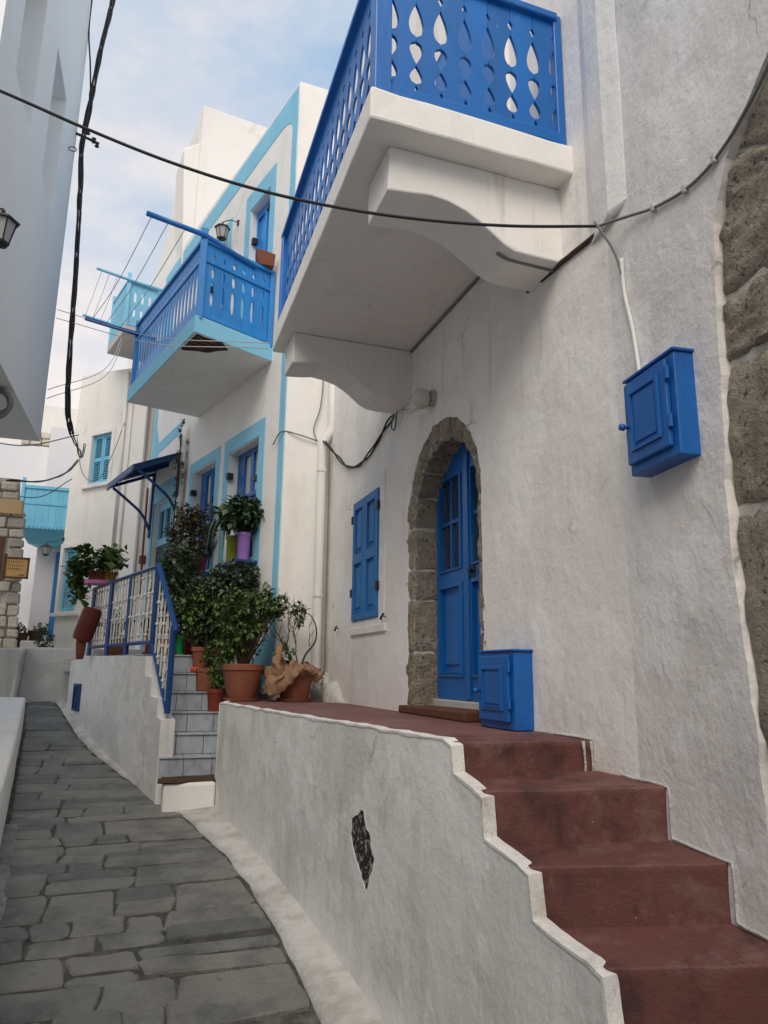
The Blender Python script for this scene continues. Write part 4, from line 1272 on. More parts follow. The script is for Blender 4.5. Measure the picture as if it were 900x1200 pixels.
for z in (8.70, 9.70):
    bar(FB(6.36, .72, z), FB(6.36, -.2, z), .06, .05, 'rail', 'light_blue_paint', b3)
    bar(FB(6.36, .70, z), FB(7.60, .70, z), .06, .05, 'rail', 'light_blue_paint', b3)
for s_ in (6.36, 7.58):
    x, y, _ = FB(s_, .70, 0)
    MB().box((x - .04, y - .04, 8.66), (x + .04, y + .04, 9.86)).build('post', 'light_blue_paint', b3)
MB().tube([FB(6.32, .1, 9.66), FB(6.30, 1.38, 9.72)], .033, 8).build('pole', 'light_blue_paint', b3, smooth=True)
MB().tube([FB(7.58, .4, 9.16), FB(7.60, 1.33, 9.24)], .033, 8).build('pole', 'light_blue_paint', b3, smooth=True)
for i, n_ in enumerate((.95, 1.12, 1.28)):
    tag(MB().tube([FB(6.31, n_, 9.70), FB(7.0, n_, 9.40), FB(7.60, n_, 9.22)], .005, 5).build('washing_line', 'wire_pale'), ['inner washing line of the light blue balcony', 'middle washing line of the light blue balcony', 'outer washing line of the light blue balcony'][i], 'washing line', 'washing lines of the light blue balcony')
# light blue uprights beside it (open shutters of the corner window)
MB().box((5.45, 0.02, 8.1), (5.60, 0.06, 9.3), FB).build('shutter', 'light_blue_paint', bh)
MB().box((5.75, 0.02, 7.9), (5.86, 0.06, 8.9), FB).build('shutter', 'light_blue_paint', bh)

# ------------------------------------------------------------------ white house with louvred shutters
fh = thing('shuttered_house', FF(0, 0, 2.05), 'cream white house with two light blue louvred shutters on its narrow front', 'house')
mb = MB()
hl = [rect(-0.20, 0.47, 5.63, 6.78), rect(0.47, 1.06, 2.82, 4.24)]
wall(mb, FF, [(-1.25, 1.0), (1.14, 1.0), (1.10, 8.36), (0.5, 8.33), (-1.25, 8.12)], hl, 0, 0.05, 0.16, back=False)
mb.prism([FF(-1.25, -.052, 1.0), FF(1.14, -.052, 1.0), FF(1.14, -4, 1.0), FF(-1.25, -4, 1.0)], [FF(-1.25, -.2, 8.1), FF(1.10, -.2, 8.3), FF(1.10, -4, 8.3), FF(-1.25, -4, 8.1)])
mb.build('wall', 'whitewash_far', fh)
for i, (a, b, c, d_) in enumerate(((-0.20, 0.47, 5.63, 6.78), (0.47, 1.06, 2.82, 4.24))):
    mid = (a + b) / 2
    for p, q in ((a + .012, mid - .006), (mid + .006, b - .012)):
        mb = MB()
        hh = [rect(p + .05, q - .05, c + .08, (c + d_) / 2 - .04), rect(p + .05, q - .05, (c + d_) / 2 + .04, d_ - .08)]
        wall(mb, FF, rect(p, q, c + .012, d_ - .012), hh, -.06, .04, back=False)
        sh = mb.build('shutter', 'sky_blue_wood', fh)
        sl = MB()
        for h in hh:
            z = h[0][1]
            while z < h[2][1] - .03:
                sl.hexa([FF(h[0][0], -.10, z), FF(h[2][0], -.10, z), FF(h[2][0], -.065, z - .0), FF(h[0][0], -.065, z), FF(h[0][0], -.105, z + .028), FF(h[2][0], -.105, z + .028), FF(h[2][0], -.075, z + .012), FF(h[0][0], -.075, z + .012)])
                z += .052
        sl.build('slat', 'sky_blue_wood', sh, kind='stuff')
    band('window_frame', FF, rect(a - .10, b + .10, c - .02, d_ + .10), rect(a + .002, b - .002, c + .002, d_ - .002), -.02, .02, 'whitewash_far', fh)
    MB().box((a - .16, -.02, c - .10), (b + .16, .07, c - .03), FF).build('sill', 'whitewash_far', fh, bevel=.01)
MB().tube([FF(-.62, .04, 4.0), FF(-.60, .04, 8.1)], .035, 8).build('pipe', 'white_pipe', fh, smooth=True)
MB().tube([FF(-.82, .03, 3.2), FF(-.80, .03, 8.1)], .022, 8).build('pipe', 'white_pipe', fh, smooth=True)

# raised platform and retaining wall that close the street
pt = thing('retaining_wall', (-1.2, 13.7, 1.0), 'grey-white stained retaining wall closing the top of the street', 'wall')
mb = MB()
mb.prism([(-6, 13.75, .2), (-1.95, 13.55, .2), (-1.45, 13.7, .2), (-0.5, 13.45, .2), (0.4, 13.9, .2), (0.4, 20, .2), (-6, 20, .2)],
         [(-6, 13.75, 1.95), (-1.95, 13.6, 1.93), (-1.45, 13.72, 1.94), (-0.5, 13.5, 1.95), (0.4, 13.9, 1.95), (0.4, 20, 2.05), (-6, 20, 2.05)])
mb.build('wall', 'grey_render', pt, bevel=.03, rough=(.3, .02))
mb = MB()
mb.prism([(-1.70, 13.35, .8), (-1.60, 13.35, .8), (-1.58, 13.8, .8), (-1.70, 13.8, .8)], [(-1.62, 13.52, 1.92), (-1.52, 13.52, 1.92), (-1.52, 13.8, 1.93), (-1.62, 13.8, 1.93)])
mb.build('buttress', 'whitewash_worn', pt, bevel=.04)
mb = MB()
mb.prism([(-.92, 13.28, 1.55), (-.40, 13.12, 1.55), (-.40, 13.6, 1.55), (-.92, 13.6, 1.55)], [(-.92, 13.28, 1.78), (-.40, 13.12, 1.79), (-.40, 13.6, 1.79), (-.92, 13.6, 1.78)])
mb.build('ledge', 'grey_render', pt, bevel=.01)
MB().box((-.79, 13.35, 1.15), (-.735, 13.5, 1.48)).build('drain_slot', 'dark_room', pt)

# far alley house
hh = thing('alley_house', (-2, 19, 2.1), 'far pale lavender house with a light blue box balcony', 'house')
mb = MB()
mb.box((-1.93 - .25, 19.2, 1.9), (0.2, 22, 7.55))
mb.build('wall', 'lavender_wash', hh)
mb = MB()
mb.box((-5, 19.9, 1.9), (-2.19, 23, 7.2))
mb.build('wall', 'lavender_wash', hh)
mb = MB()
mb.box((-2.23, 18.5, 2.02), (-1.5, 19.2, 2.22)); mb.box((-3.4, 18.9, 2.02), (-2.24, 19.9, 2.33))
mb.build('step', 'whitewash_far', hh, bevel=.03)
mb = MB(); mb.box((-1.74, 19.15, 2.22), (-1.50, 19.19, 4.38)); mb.build('door', 'blue_shutter', hh)
# box balcony
mb = MB()
mb.prism([(-2.33, 18.65, 4.47), (-1.52, 18.65, 4.47), (-1.52, 19.2, 4.47), (-2.2, 19.2, 4.47)], [(-2.53, 18.35, 4.78), (-1.5, 18.35, 4.78), (-1.5, 19.2, 4.78), (-2.53, 19.2, 4.78)])
bb = mb.build('balcony', 'sky_blue_wood', hh)
MB().box((-2.56, 18.32, 4.78), (-1.48, 19.2, 4.87)).build('floor', 'sky_blue_wood', bb)
for i in range(7):
    MB().box((-2.50 + i * .145, 18.36, 4.87), (-2.50 + i * .145 + .142, 18.39, 5.75)).build('board', 'sky_blue_wood', bb)
for i in range(5):
    MB().box((-2.52, 18.40 + i * .16, 4.87), (-2.49, 18.40 + i * .16 + .155, 5.75)).build('board', 'sky_blue_wood', bb)
MB().box((-2.54, 18.33, 5.74), (-1.48, 18.42, 5.81)).build('rail', 'sky_blue_wood', bb)
MB().box((-2.54, 18.345, 5.36), (-1.48, 18.358, 5.42)).build('rail', 'sky_blue_wood', bb)
MB().box((-2.54, 18.42, 5.74), (-2.47, 19.2, 5.81)).build('rail', 'sky_blue_wood', bb)
MB().box((-2.56, 18.32, 4.87), (-2.49, 18.39, 5.98)).build('post', 'sky_blue_wood', bb)
for i in range(12):
    MB().box((-2.50 + i * .085, 18.30, 4.80), (-2.50 + i * .085 + .035, 18.318, 4.86)).build('dentil', 'sky_blue_wood', bb)
# far stone building on the hill
mb = MB()
mb.box((-4.5, 26, 2), (0.5, 30, 10.4))
o = mb.build('hill_house', 'whitewash_far')
tag(o, 'pale white house far up the hill behind the alley', 'house')
# ruin
ru = thing('ruined_wall', (-2.3, 24.5, 2), 'ruined rubble stone wall above the alley roofs', 'wall')
mb = MB(); mb.box((-3.6, 24.55, 2), (-1.2, 25.2, 9.0)); mb.build('core', 'rubble', ru)
random.seed(3)
for r_ in range(7):
    x = -3.6
    while x < -1.25:
        w_ = random.uniform(.22, .42); z = 7.3 + r_ * .24
        if random.random() < .95 - .05 * r_:
            mb = MB(); mb.box((x + .012, 24.42 + jit(.02), z + .012), (min(x + w_, -1.2) - .012, 24.56, z + .23))
            mb.build('stone', 'rubble', ru, bevel=.03, seg=1)
        x += w_

# left stone building with an arched doorway
sb = thing('stone_building', (-2.4, 15, 2), 'rubble stone building with an ochre band and dark arched doorway at the left edge', 'building')
for z0_, z1_, xr0_, xr1_, m_ in ((.8, 4.50, -1.84, -2.02, 'arch_mortar'), (4.70, 5.15, -2.10, -2.14, 'rubble')):
    mb = MB().prism([(-4.2, 15.06, z0_), (xr0_, 15.06, z0_), (xr0_ - 1.0, 18, z0_), (-4.2, 18, z0_)], [(-4.2, 15.06, z1_), (xr1_, 15.06, z1_), (xr1_ - 1.0, 18, z1_), (-4.2, 18, z1_)])
    mb.build('core', m_, sb)
random.seed(11)
z = 1.95
while z < 4.48:
    h = random.uniform(.14, .24)
    x = -1.84 - (z - 1.9) * .05
    while x > -3.0:
        w_ = random.uniform(.16, .34)
        x1, x0 = x, x - w_
        z1 = min(z + h, 4.5)
        inside = (-2.95 < (x0 + x1) / 2 < -2.24) and (z < 3.6 + .5 * sqrt(max(0, 1 - (((x0 + x1) / 2 + 2.6) / .36) ** 2)))
        if not inside:
            q = [(x0 + .012 + jit(.01), z + .012 + jit(.01)), (x1 - .012 + jit(.01), z + .012 + jit(.01)), (x1 - .012 + jit(.015), z1 - .01 + jit(.01)), (x0 + .012 + jit(.015), z1 - .01 + jit(.01))]
            yb = 14.97 + jit(.02)
            mb = MB().prism([(a, 15.07, b) for a, b in q], [(a, yb, b) for a, b in q])
            mb.build('stone', 'rubble', sb, bevel=.022, seg=1)
        x = x0
    z += h
for i in range(6):
    w_ = .3
    MB().box((-2.12 - w_ * (i + 1) + .01, 14.98 + jit(.02), 4.72), (-2.12 - w_ * i, 15.1, 4.88 + jit(.03))).build('stone', 'rubble', sb, bevel=.03, seg=1)
    MB().box((-2.16 - w_ * (i + 1) + .01, 14.98 + jit(.02), 4.90), (-2.16 - w_ * i, 15.1, 5.10 + jit(.05))).build('stone', 'rubble', sb, bevel=.03, seg=1)
MB().box((-4.2, 14.93, 4.44), (-2.03, 15.1, 4.72)).build('cornice', 'ochre', sb, bevel=.015)
MB().box((-2.96, 15.0, 1.9), (-2.28, 15.05, 4.05)).build('door', 'sign_frame', sb)
# hanging wooden sign
sg = thing('hanging_sign', (-1.98, 14.8, 3.4), 'small wooden hanging sign with an arrow fixed to the rubble building', 'sign')
MB().box((-2.18, 14.78, 3.235), (-1.80, 14.81, 3.58)).build('board', 'sign_face', sg)
for a, b in (((-2.20, 14.77, 3.57), (-1.78, 14.82, 3.605)), ((-2.20, 14.77, 3.215), (-1.78, 14.82, 3.245)), ((-2.215, 14.765, 3.17), (-2.165, 14.825, 3.66)), ((-1.81, 14.77, 3.215), (-1.78, 14.82, 3.60))):
    MB().box(a, b).build('frame', 'sign_frame', sg)
random.seed(5)
for r_ in range(3):
    x = -2.13
    while x < -1.88:
        w_ = random.uniform(.016, .03)
        z0 = 3.505 - r_ * .065
        MB().box((x, 14.776, z0), (x + w_ * .55, 14.779, z0 + random.uniform(.02, .034))).build('lettering', 'letter_dark', sg)
        x += w_ + .012
MB().prism([(-1.95, 14.774, 3.272), (-1.88, 14.774, 3.272), (-1.88, 14.774, 3.262), (-1.845, 14.774, 3.278), (-1.88, 14.774, 3.294), (-1.88, 14.774, 3.284), (-1.95, 14.774, 3.284)],
           [(-1.95, 14.779, 3.272), (-1.88, 14.779, 3.272), (-1.88, 14.779, 3.262), (-1.845, 14.779, 3.278), (-1.88, 14.779, 3.294), (-1.88, 14.779, 3.284), (-1.95, 14.779, 3.284)]).build('arrow', 'letter_dark', sg)

# ------------------------------------------------------------------ left building
lb = thing('left_house', (-2.2, 9, 1.0), 'tall white house on the left with an overhanging upper storey and slit window', 'house')
nic = [(0.86, 9.25), (2.0, 7.35), (2.02, 9.1), (1.0, 9.2)]
# slit window niche: plane s (toward camera), z
win1 = rect(1.05, 1.95, 7.35, 9.1)
win2 = rect(2.75, 3.6, 7.25, 9.0)
mb = MB()
wall(mb, FLB, [(0, 4.60), (4.2, 4.60), (4.2, 12.6), (0, 12.6)], [win1, win2], 0, .3, .38, back=False)
mb.poly([FLB(0, -.295, 4.603), FLB(4.2, -.295, 4.603), FLB(4.2, -4, 4.603), FLB(0, -4, 4.603)], [(0, 1, 2, 3)])
mb.box((0.001, -.296, 4.604), (4.199, -.002, 4.64), FLB)
mb.poly([FLB(0, 0, 12.61), FLB(4.2, 0, 12.61), FLB(4.2, -4, 12.6), FLB(0, -4, 12.6)], [(0, 1, 2, 3)])
mb.poly([FLB(4.2, -.3, 4.6), FLB(4.2, -4, 4.6), FLB(4.2, -4, 12.6), FLB(4.2, -.3, 12.6)], [(0, 1, 2, 3)])
mb.poly([FLB(0, -.3, 4.6), FLB(0, -4, 4.6), FLB(0, -4, 12.6), FLB(0, -.3, 12.6)], [(0, 1, 2, 3)])
mb.build('wall', 'whitewash_cool', lb)
for w_ in (win1, win2):
    MB().box((w_[0][0] - .02, -.40, w_[0][1] - .02), (w_[2][0] + .02, -.36, w_[2][1] + .02), FLB).build('niche_back', 'whitewash_cool', lb)
mb = MB(); mb.box((0.15, -4, -.8), (4.1, -.95, 4.598), FLB); mb.build('lower_wall', 'whitewash_cool', lb)
mb = MB(); mb.box((2.2, -.60, 4.02), (2.9, -.32, 4.598), FLB)
mb.build('corbel', 'concrete', lb, label='stained grey corbel under the overhang', bevel=.03)
# coil of hose under the overhang
mb = MB()
c = FLB(1.9, -.18, 4.40)
for i in range(3):
    R_ = .17 - .02 * i
    mb.tube([(c[0] + .02 * i + R_ * cos(a * pi / 8), c[1] - .1 + .03 * i, c[2] + .02 * i + R_ * sin(a * pi / 8)) for a in range(17)], .028, 8, cap=False)
mb.tube([(c[0], c[1] - .1, c[2] + .17), (c[0], c[1] - .1, 4.6)], .015, 6)
tag(mb.build('hose_coil', 'cable_grey', smooth=True), 'grey coil of hose hanging under the left overhang', 'hose')
# small ring
mb = MB()
c = FLB(.55, .01, 8.75)
mb.tube([(c[0] + .05 + .05 * cos(a * pi / 8), c[1], c[2] + .035 * sin(a * pi / 8)) for a in range(17)], .008, 6, cap=False)
tag(mb.build('wall_ring', 'cable_grey', smooth=True), 'small iron ring on the edge of the left house', 'ring')

# ------------------------------------------------------------------ lanterns
def lantern(name, top, h, label, wall_pt, material_glass='lamp_glass', up=False):
    x, y, z = top
    t = thing(name, (x, y, z - h), label, 'lamp')
    r = h * .30
    pr = [(.02 * h, z), (.05 * h, z - .06 * h), (.03 * h, z - .10 * h), (r * 1.25, z - .30 * h), (r * 1.25, z - .34 * h)]
    MB().lathe([(a, b) for a, b in pr], (x, y, 0), 6).build('cap', 'black_metal', t)
    MB().lathe([(r * 1.0, z - .34 * h), (r * .62, z - .86 * h)], (x, y, 0), 6).build('glass', material_glass, t)
    for k in range(6):
        a = 2 * pi * k / 6
        MB().tube([(x + r * 1.03 * cos(a), y + r * 1.03 * sin(a), z - .34 * h), (x + r * .65 * cos(a), y + r * .65 * sin(a), z - .87 * h)], .018 * h, 5).build('frame_bar', 'black_metal', t)
    MB().lathe([(r * .75, z - .85 * h), (r * .70, z - .90 * h), (r * .3, z - .96 * h), (.02 * h, z - h)], (x, y, 0), 6).build('base', 'black_metal', t)
    P = curve_pts([(x, y, z), ((x + wall_pt[0]) / 2, (y + wall_pt[1]) / 2, z + .10 * h), wall_pt], 6)
    MB().tube(P, .022 * h, 6).build('arm', 'black_metal', t)
    wx, wy, wz = wall_pt
    MB().lathe([(.09 * h, wz - .12 * h), (.09 * h, wz + .12 * h)], (wx, wy, 0), 8).build('wall_plate', 'black_metal', t)
    return t
lantern('wall_lantern', (-1.235, 6.06, 5.30), .36, 'black lantern on the wall of the left house', (-1.47, 6.3, 5.22))
p = FB(2.28, .22, 9.02)
lantern('wall_lantern', p, .36, 'small black lantern beside the upper window of the blue-trimmed house', FB(2.12, .0, 9.0))
p = FF(1.35, .25, 4.35)
lantern('wall_lantern', (p[0], p[1], 4.36), .32, 'small black lantern at the corner of the shuttered cream house', FF(1.12, .0, 4.45))
# globe lamp
gl = thing('globe_lamp', FM(5.82, 0, 3.96), 'round white globe lamp above the arched door', 'lamp')
MB().tube([FM(5.56, -.01, 3.97), FM(5.56, .035, 3.97)], .075, 18).build('base', 'whitewash_worn', gl, smooth=True, auto=40)
c = FM(5.60, .10, 3.97)
MB().lathe([(.092 * sin(pi * (i + .02) / 12.04), .092 * -cos(pi * (i + .02) / 12.04)) for i in range(13)], c, 22).build('globe', 'glass_globe', gl, smooth=True)

# ------------------------------------------------------------------ drainpipe
dp = thing('drainpipe', (2.33, 9.0, 1.4), 'white painted drainpipe in the corner beside the blue shutter', 'pipe')
P = [(2.40, 9.0, 6.9), (2.40, 9.0, 4.86), (2.385, 9.0, 4.76), (2.30, 9.0, 4.62), (2.275, 9.0, 4.52), (2.275, 9.0, 1.62), (2.285, 8.98, 1.55), (2.33, 8.9, 1.50)]
MB().tube(P, .062, 12).build('pipe', 'white_pipe', dp, smooth=True)
for z in (2.55, 4.2):
    MB().tube([(2.275, 9.0, z - .02), (2.275, 9.0, z + .02)], .070, 12).build('clip', 'white_pipe', dp)
mb = MB()
n1, n2 = 26, 8
for i in range(n1):
    for j in range(n2):
        yq = 9.06 - 1.15 * i / (n1 - 1)
        hq = (.34 * math.exp(-((yq - 8.93) / .13) ** 2) + .24 * math.exp(-((yq - 8.48) / .22) ** 2)) + .01
        v_ = j / (n2 - 1)
        dq = .20 * (hq / .34) ** .6
        q = noise.noise_vector(Vector((yq * 9, v_ * 5, 3))) * .028 * (hq / .25) + noise.noise_vector(Vector((yq * 24, v_ * 14, 5))) * .014
        mb.v.append((2.41 - dq * sin(v_ * pi / 2) ** .7 + min(0, q.x), yq + q.y, 1.25 + hq * cos(v_ * pi / 2) + (q.z if 0 < v_ < 1 else 0)))
mb.f += [(i * n2 + j, (i + 1) * n2 + j, (i + 1) * n2 + j + 1, i * n2 + j + 1) for i in range(n1 - 1) for j in range(n2 - 1)]
tag(mb.build('plaster_mound', 'whitewash_worn', smooth=True), 'lumpy whitewashed mound at the foot of the drainpipe', 'plaster mound')

# ------------------------------------------------------------------ terrace and red steps
tr = thing('red_terrace', (1.9, 5, 0.2), 'dark red painted terrace with red steps and a white stepped side wall', 'staircase')
NL = [(1.61, 3.55, 1.26), (1.635, 3.28, 1.06), (1.683, 2.945, .80), (1.732, 2.52, .55), (1.79, 2.08, .31), (1.86, 1.58, .07), (1.92, 1.10, -.17)]
NR = [(2.43, 3.43, 1.26), (2.39, 2.85, 1.11), (2.345, 2.455, .885), (2.30, 2.06, .665), (2.26, 1.62, .44), (2.22, 1.2, .2), (2.2, .8, -.04)]
def wob(p, a=.006):
    q = noise.noise_vector(Vector(p) * 7)
    return (p[0] + q.x * a, p[1] + q.y * a, p[2] + q.z * a)
def subline(a, b, n):
    return [tuple(a[i] + (b[i] - a[i]) * t / n for i in range(3)) for t in range(n + 1)]
def step_mesh(fl, fr_, bl, br, zb):
    """tread front edge fl->fr, back bl->br, riser down to zb (left, right); rounded nose"""
    mb = MB()
    n = 14
    rows = []
    f = subline(fl, fr_, n); b = subline(bl, br, n)
    for i in range(n + 1):
        fx, fy, fz = f[i]; bx, by, bz = b[i]
        d = Vector((bx - fx, by - fy, 0)).normalized()
        zl = zb[0] + (zb[1] - zb[0]) * i / n
        col = [(fx + d.x * .012, fy + d.y * .012, zl - .06), (fx + d.x * .010, fy + d.y * .010, fz * .5 + zl * .5), (fx + d.x * .004, fy + d.y * .004, fz - .035), (fx, fy, fz - .009), (fx + d.x * .003, fy + d.y * .003, fz - .002), (fx + d.x * .011, fy + d.y * .011, fz)]
        for t in (.3, .65, 1.0):
            col.append((fx + (bx - fx) * t + d.x * .02 * (t == 1), fy + (by - fy) * t + d.y * .02 * (t == 1), fz + (bz - fz) * t))
        rows.append([wob(p) for p in col])
    k = 9
    mb.poly([p for r_ in rows for p in r_], [(i * k + j, (i + 1) * k + j, (i + 1) * k + j + 1, i * k + j + 1) for i in range(n) for j in range(k - 1)])
    for r_ in (rows[0], rows[-1]):
        mb.poly(r_ + [(r_[-1][0], r_[-1][1], r_[0][2])], [tuple(range(10))])
    return mb
off = 0.036
def ins_l(p):
    return (p[0] + off, p[1], p[2])
for k in range(1, 7):
    fl, fr_ = ins_l(NL[k]), NR[k]
    bl = (NL[k - 1][0] + off, NL[k - 1][1], NL[k][2] + .004)
    br = (NR[k - 1][0] + .03, NR[k - 1][1], NR[k][2] + .004)
    zl = (NL[k + 1][2], NR[k + 1][2]) if k < 6 else (-.5, -.4)
    step_mesh(fl, fr_, bl, br, zl).build('step', 'red_paint', tr, smooth=True, auto=60)
# terrace floor: front nose + slab
step_mesh(ins_l(NL[0]), NR[0], (1.60, 3.9, 1.262), (2.46, 3.9, 1.262), (NL[1][2], NR[1][2])).build('step', 'red_paint', tr, smooth=True, auto=60)
mb = MB()
fl = [(1.61 + off, 3.75, 1.258), (2.62, 3.75, 1.258), (2.62, 9.3, 1.258), (1.36, 9.3, 1.258), (1.06, 8.25, 1.258)]
mb.prism([(x, y, 1.1) for x, y, z in fl], [(x, y, 1.261) for x, y, z in fl])
mb.build('floor', 'red_floor', tr)
# white side wall with stepped top
def ft_s(y):
    return (y - 3.60) / (4.6 / 4.634)
top = [(ft_s(8.26), 1.262), (ft_s(6.0), 1.267), (ft_s(3.60), 1.268)]
pf = [(ft_s(8.26), -.6)] + top
for k in range(0, 6):
    y, z = NL[k][1], NL[k][2]
    pf += [(ft_s(y - .035), z - .02), (ft_s(y - .055), NL[k + 1][2] + .055), (ft_s(NL[k + 1][1] + .05), NL[k + 1][2] + .012)]
pf += [(ft_s(1.0), -.3), (ft_s(1.0), -1.2)]
pw_ = []
dn = dense(pf, 0.045)
for (a, b) in dn:
    q = noise.noise_vector(Vector((a * 5, b * 5, 2.2)))
    q2 = noise.noise_vector(Vector((a * 17, b * 17, 4.2)))
    pw_.append((a + q.x * .016 + q2.x * .003, b + q.y * .012 + q2.y * .003))
pp = [(4.60, .76), (4.66, .72), (4.735, .69), (4.74, .60), (4.70, .52), (4.64, .45), (4.55, .37), (4.50, .32), (4.47, .36), (4.43, .42), (4.405, .52), (4.44, .57), (4.45, .64), (4.52, .69), (4.56, .77)]
PHOLE = ragged(ragged(dense([(ft_s(y), z) for y, z in pp], .018), .016, 16), .010, 48)
mb = MB()
k = len(pw_)
wall(mb, FT, pw_, [PHOLE], 0, .036, .004, back=True)
mb.build('side_wall', 'plaster_low', tr)
# hand-painted white border following the steps
brd = []
bp = [(a, b) for a, b in dn if True]
mb = MB()
idx = [i for i, (a, b) in enumerate(pw_) if b > -.55 and i > 0 and pw_[i - 1][1] > -.55 and a > -2.7]
prev = None
for i in idx:
    a, b = pw_[i]
    a0, b0 = pw_[i - 1]; a1, b1 = pw_[(i + 1) % k]
    tx, tz = a1 - a0, b1 - b0
    L_ = hypot(tx, tz) or 1
    nx_, nz_ = -tz / L_, tx / L_
    if nz_ > 0 or (abs(nz_) < .2 and nx_ < 0):
        nx_, nz_ = -nx_, -nz_
    nx_, nz_ = (abs(nx_), -abs(nz_))
    wd = .011 + .012 * noise.noise(Vector((a * 4, b * 4, 8)))
    cur = [FT(a, .004, b + .001), FT(a + nx_ * wd, .004, b + nz_ * wd), FT(a, -.068, b + .004)]
    if prev:
        mb.poly(prev + cur, [(0, 3, 4, 1), (0, 3, 5, 2)])
    prev = cur
mb.build('painted_edge', 'edge_wash', tr)
# left end of the terrace wall (faces the marble steps)
mb = MB()
mb.prism([(1.035, 8.24, -.6), (1.10, 8.24, -.6), (1.40, 9.35, -.6), (1.32, 9.35, -.6)], [(1.035, 8.24, 1.266), (1.10, 8.24, 1.266), (1.40, 9.35, 1.266), (1.32, 9.35, 1.266)]); mb.build('end_wall', 'whitewash', tr, bevel=.012)
mb = MB(); mb.prism([(1.75, 3.6, -.6), (2.6, 3.6, -.6), (2.6, 9.0, -.6), (1.45, 9.0, -.6), (1.25, 8.0, -.6)], [(1.75, 3.6, 1.05), (2.6, 3.6, 1.05), (2.6, 9.0, 1.05), (1.45, 9.0, 1.05), (1.25, 8.0, 1.05)]); mb.build('core', 'plaster_low', tr)
# peeled patch: stone core behind the broken plaster, with crumbs of plaster left on it
G = []
na, nb_ = 26, 36
for i in range(na + 1):
    for j in range(nb_ + 1):
        a = ft_s(4.38) + (ft_s(4.76) - ft_s(4.38)) * i / na
        b = .29 + .50 * j / nb_
        q = noise.noise(Vector((a * 30, b * 30, 1))) * .010 + noise.noise(Vector((a * 75, b * 75, 2))) * .006
        G.append(FT(a, -.0075 + q * .35, b))
mb = MB().poly(G, [(i * (nb_ + 1) + j, (i + 1) * (nb_ + 1) + j, (i + 1) * (nb_ + 1) + j + 1, i * (nb_ + 1) + j + 1) for i in range(na) for j in range(nb_)])
mb.build('peeled_patch', 'exposed_stone', tr, label='dark patch where the plaster has fallen off')
# whitewash drip on the first riser and line where the wall meets the steps
mb = MB()
for s_, n_ in ((0.90, .0), (0.955, .0)):
    A_ = Vector(NL[0]).lerp(Vector(NR[0]), s_)
    mb.tube([wob((A_.x, A_.y - .002 - .0 * t, 1.262 - t * .19), .01) for t in (0, .3, .6, 1.0)], [.010, .007, .006, .012], 6)
mb.build('paint_drip', 'whitewash_worn', tr, smooth=True)
def contact(pts, w=.018):
    mb = MB()
    mb.tube([wob(p, .008) for p in dense3(pts, .05)], w, 6)
    return mb.build('painted_edge', 'whitewash_worn', tr, smooth=True)
def dense3(pts, st_):
    o = []
    for i in range(len(pts) - 1):
        a, b = Vector(pts[i]), Vector(pts[i + 1])
        m_ = max(1, int((b - a).length / st_))
        o += [tuple(a.lerp(b, j / m_)) for j in range(m_)]
    return o + [tuple(pts[-1])]
cp_ = [(2.40, 4.2, 1.268), (2.40, 3.45, 1.268)]
for k in range(0, 5):
    sx = NR[k]
    sy = (3.07 - sx[1]) / cos(ra)
    xw = sx[0] if k == 0 else FR(sy, 0, 0)[0]
    cp_ += [(xw - .004, sx[1] - .012, sx[2]), (xw - .004, sx[1] - .02, NR[k + 1][2] + .01)]
contact(cp_, .007)

# ------------------------------------------------------------------ marble staircase
ms = thing('marble_staircase', (.6, 9.3, .3), 'grey marble tiled steps with a plain white side wall up to the blue-trimmed house', 'staircase')
STEP = []
for k_ in range(7):
    yf = 8.45 + .25 * k_
    z0 = .47 + .22 * k_
    xl = .45 + .010 * k_ if k_ < 4 else .23 - .268 * (yf - 9.3) + .01
    xr = 1.30 if yf < 9.05 else 1.785 - .268 * (yf - 9.1) + .1
    STEP.append((yf, z0, xl, xr))
core = MB()
for k_ in range(6):
    yf, z0, xl, xr = STEP[k_]
    core.box((xl + .012, yf + .014, z0 - (.3 if k_ else .3)), (xr + .3 if k_ > 2 else xr, yf + .6 if k_ < 5 else 10.2, z0 + .205))
core.build('core', 'grout', ms)
random.seed(21)
for k_ in range(6):
    yf, z0, xl, xr = STEP[k_]
    xr_ = min(xr, 1.6)
    cut = [xl]
    x = xl + (.16 if k_ % 2 else .28) + jit(.03)
    while x < xr_ - .08:
        cut.append(x)
        x += .30
    cut.append(xr_)
    for i in range(len(cut) - 1):
        MB().box((cut[i] + .003, yf, z0 + .006), (cut[i + 1] - .003, yf + .013, z0 + .198)).build('tile', 'marble_tile', ms, bevel=.002, seg=1)
        MB().box((cut[i] + .003, yf - .018, z0 + .204), (cut[i + 1] - .003, yf + .26, z0 + .222)).build('tile', 'marble_tile', ms, bevel=.003, seg=1)
    if k_ > 2:   # exposed side tile
        q0, q1 = (xl - .012, yf, z0 + .01), (xl - .012 - .268 * .24, yf + .24, z0 + .198)
        MB().hexa([(q0[0], yf, q0[2]), (q1[0], q1[1], q0[2]), (q1[0] + .02, q1[1], q0[2]), (q0[0] + .02, yf, q0[2]), (q0[0], yf, q1[2]), (q1[0], q1[1], q1[2]), (q1[0] + .02, q1[1], q1[2]), (q0[0] + .02, yf, q1[2])]).build('tile', 'marble_tile', ms)
# landing
mb = MB()
ld = [FL(.75, 0.0, 0), FL(4.2, 0.0, 0), FB(4.8, 0.02, 0), FB(.95, 0.02, 0)]
ld = [(.23 - .268 * .68, 9.98, 0), (-.62, 12.45, 0), FB(4.9, .02, 0), FB(.95, .02, 0)]
mb.prism([(x, y, .5) for x, y, z in ld], [(x, y, 1.785) for x, y, z in ld])
mb.build('landing', 'marble_tile', ms)
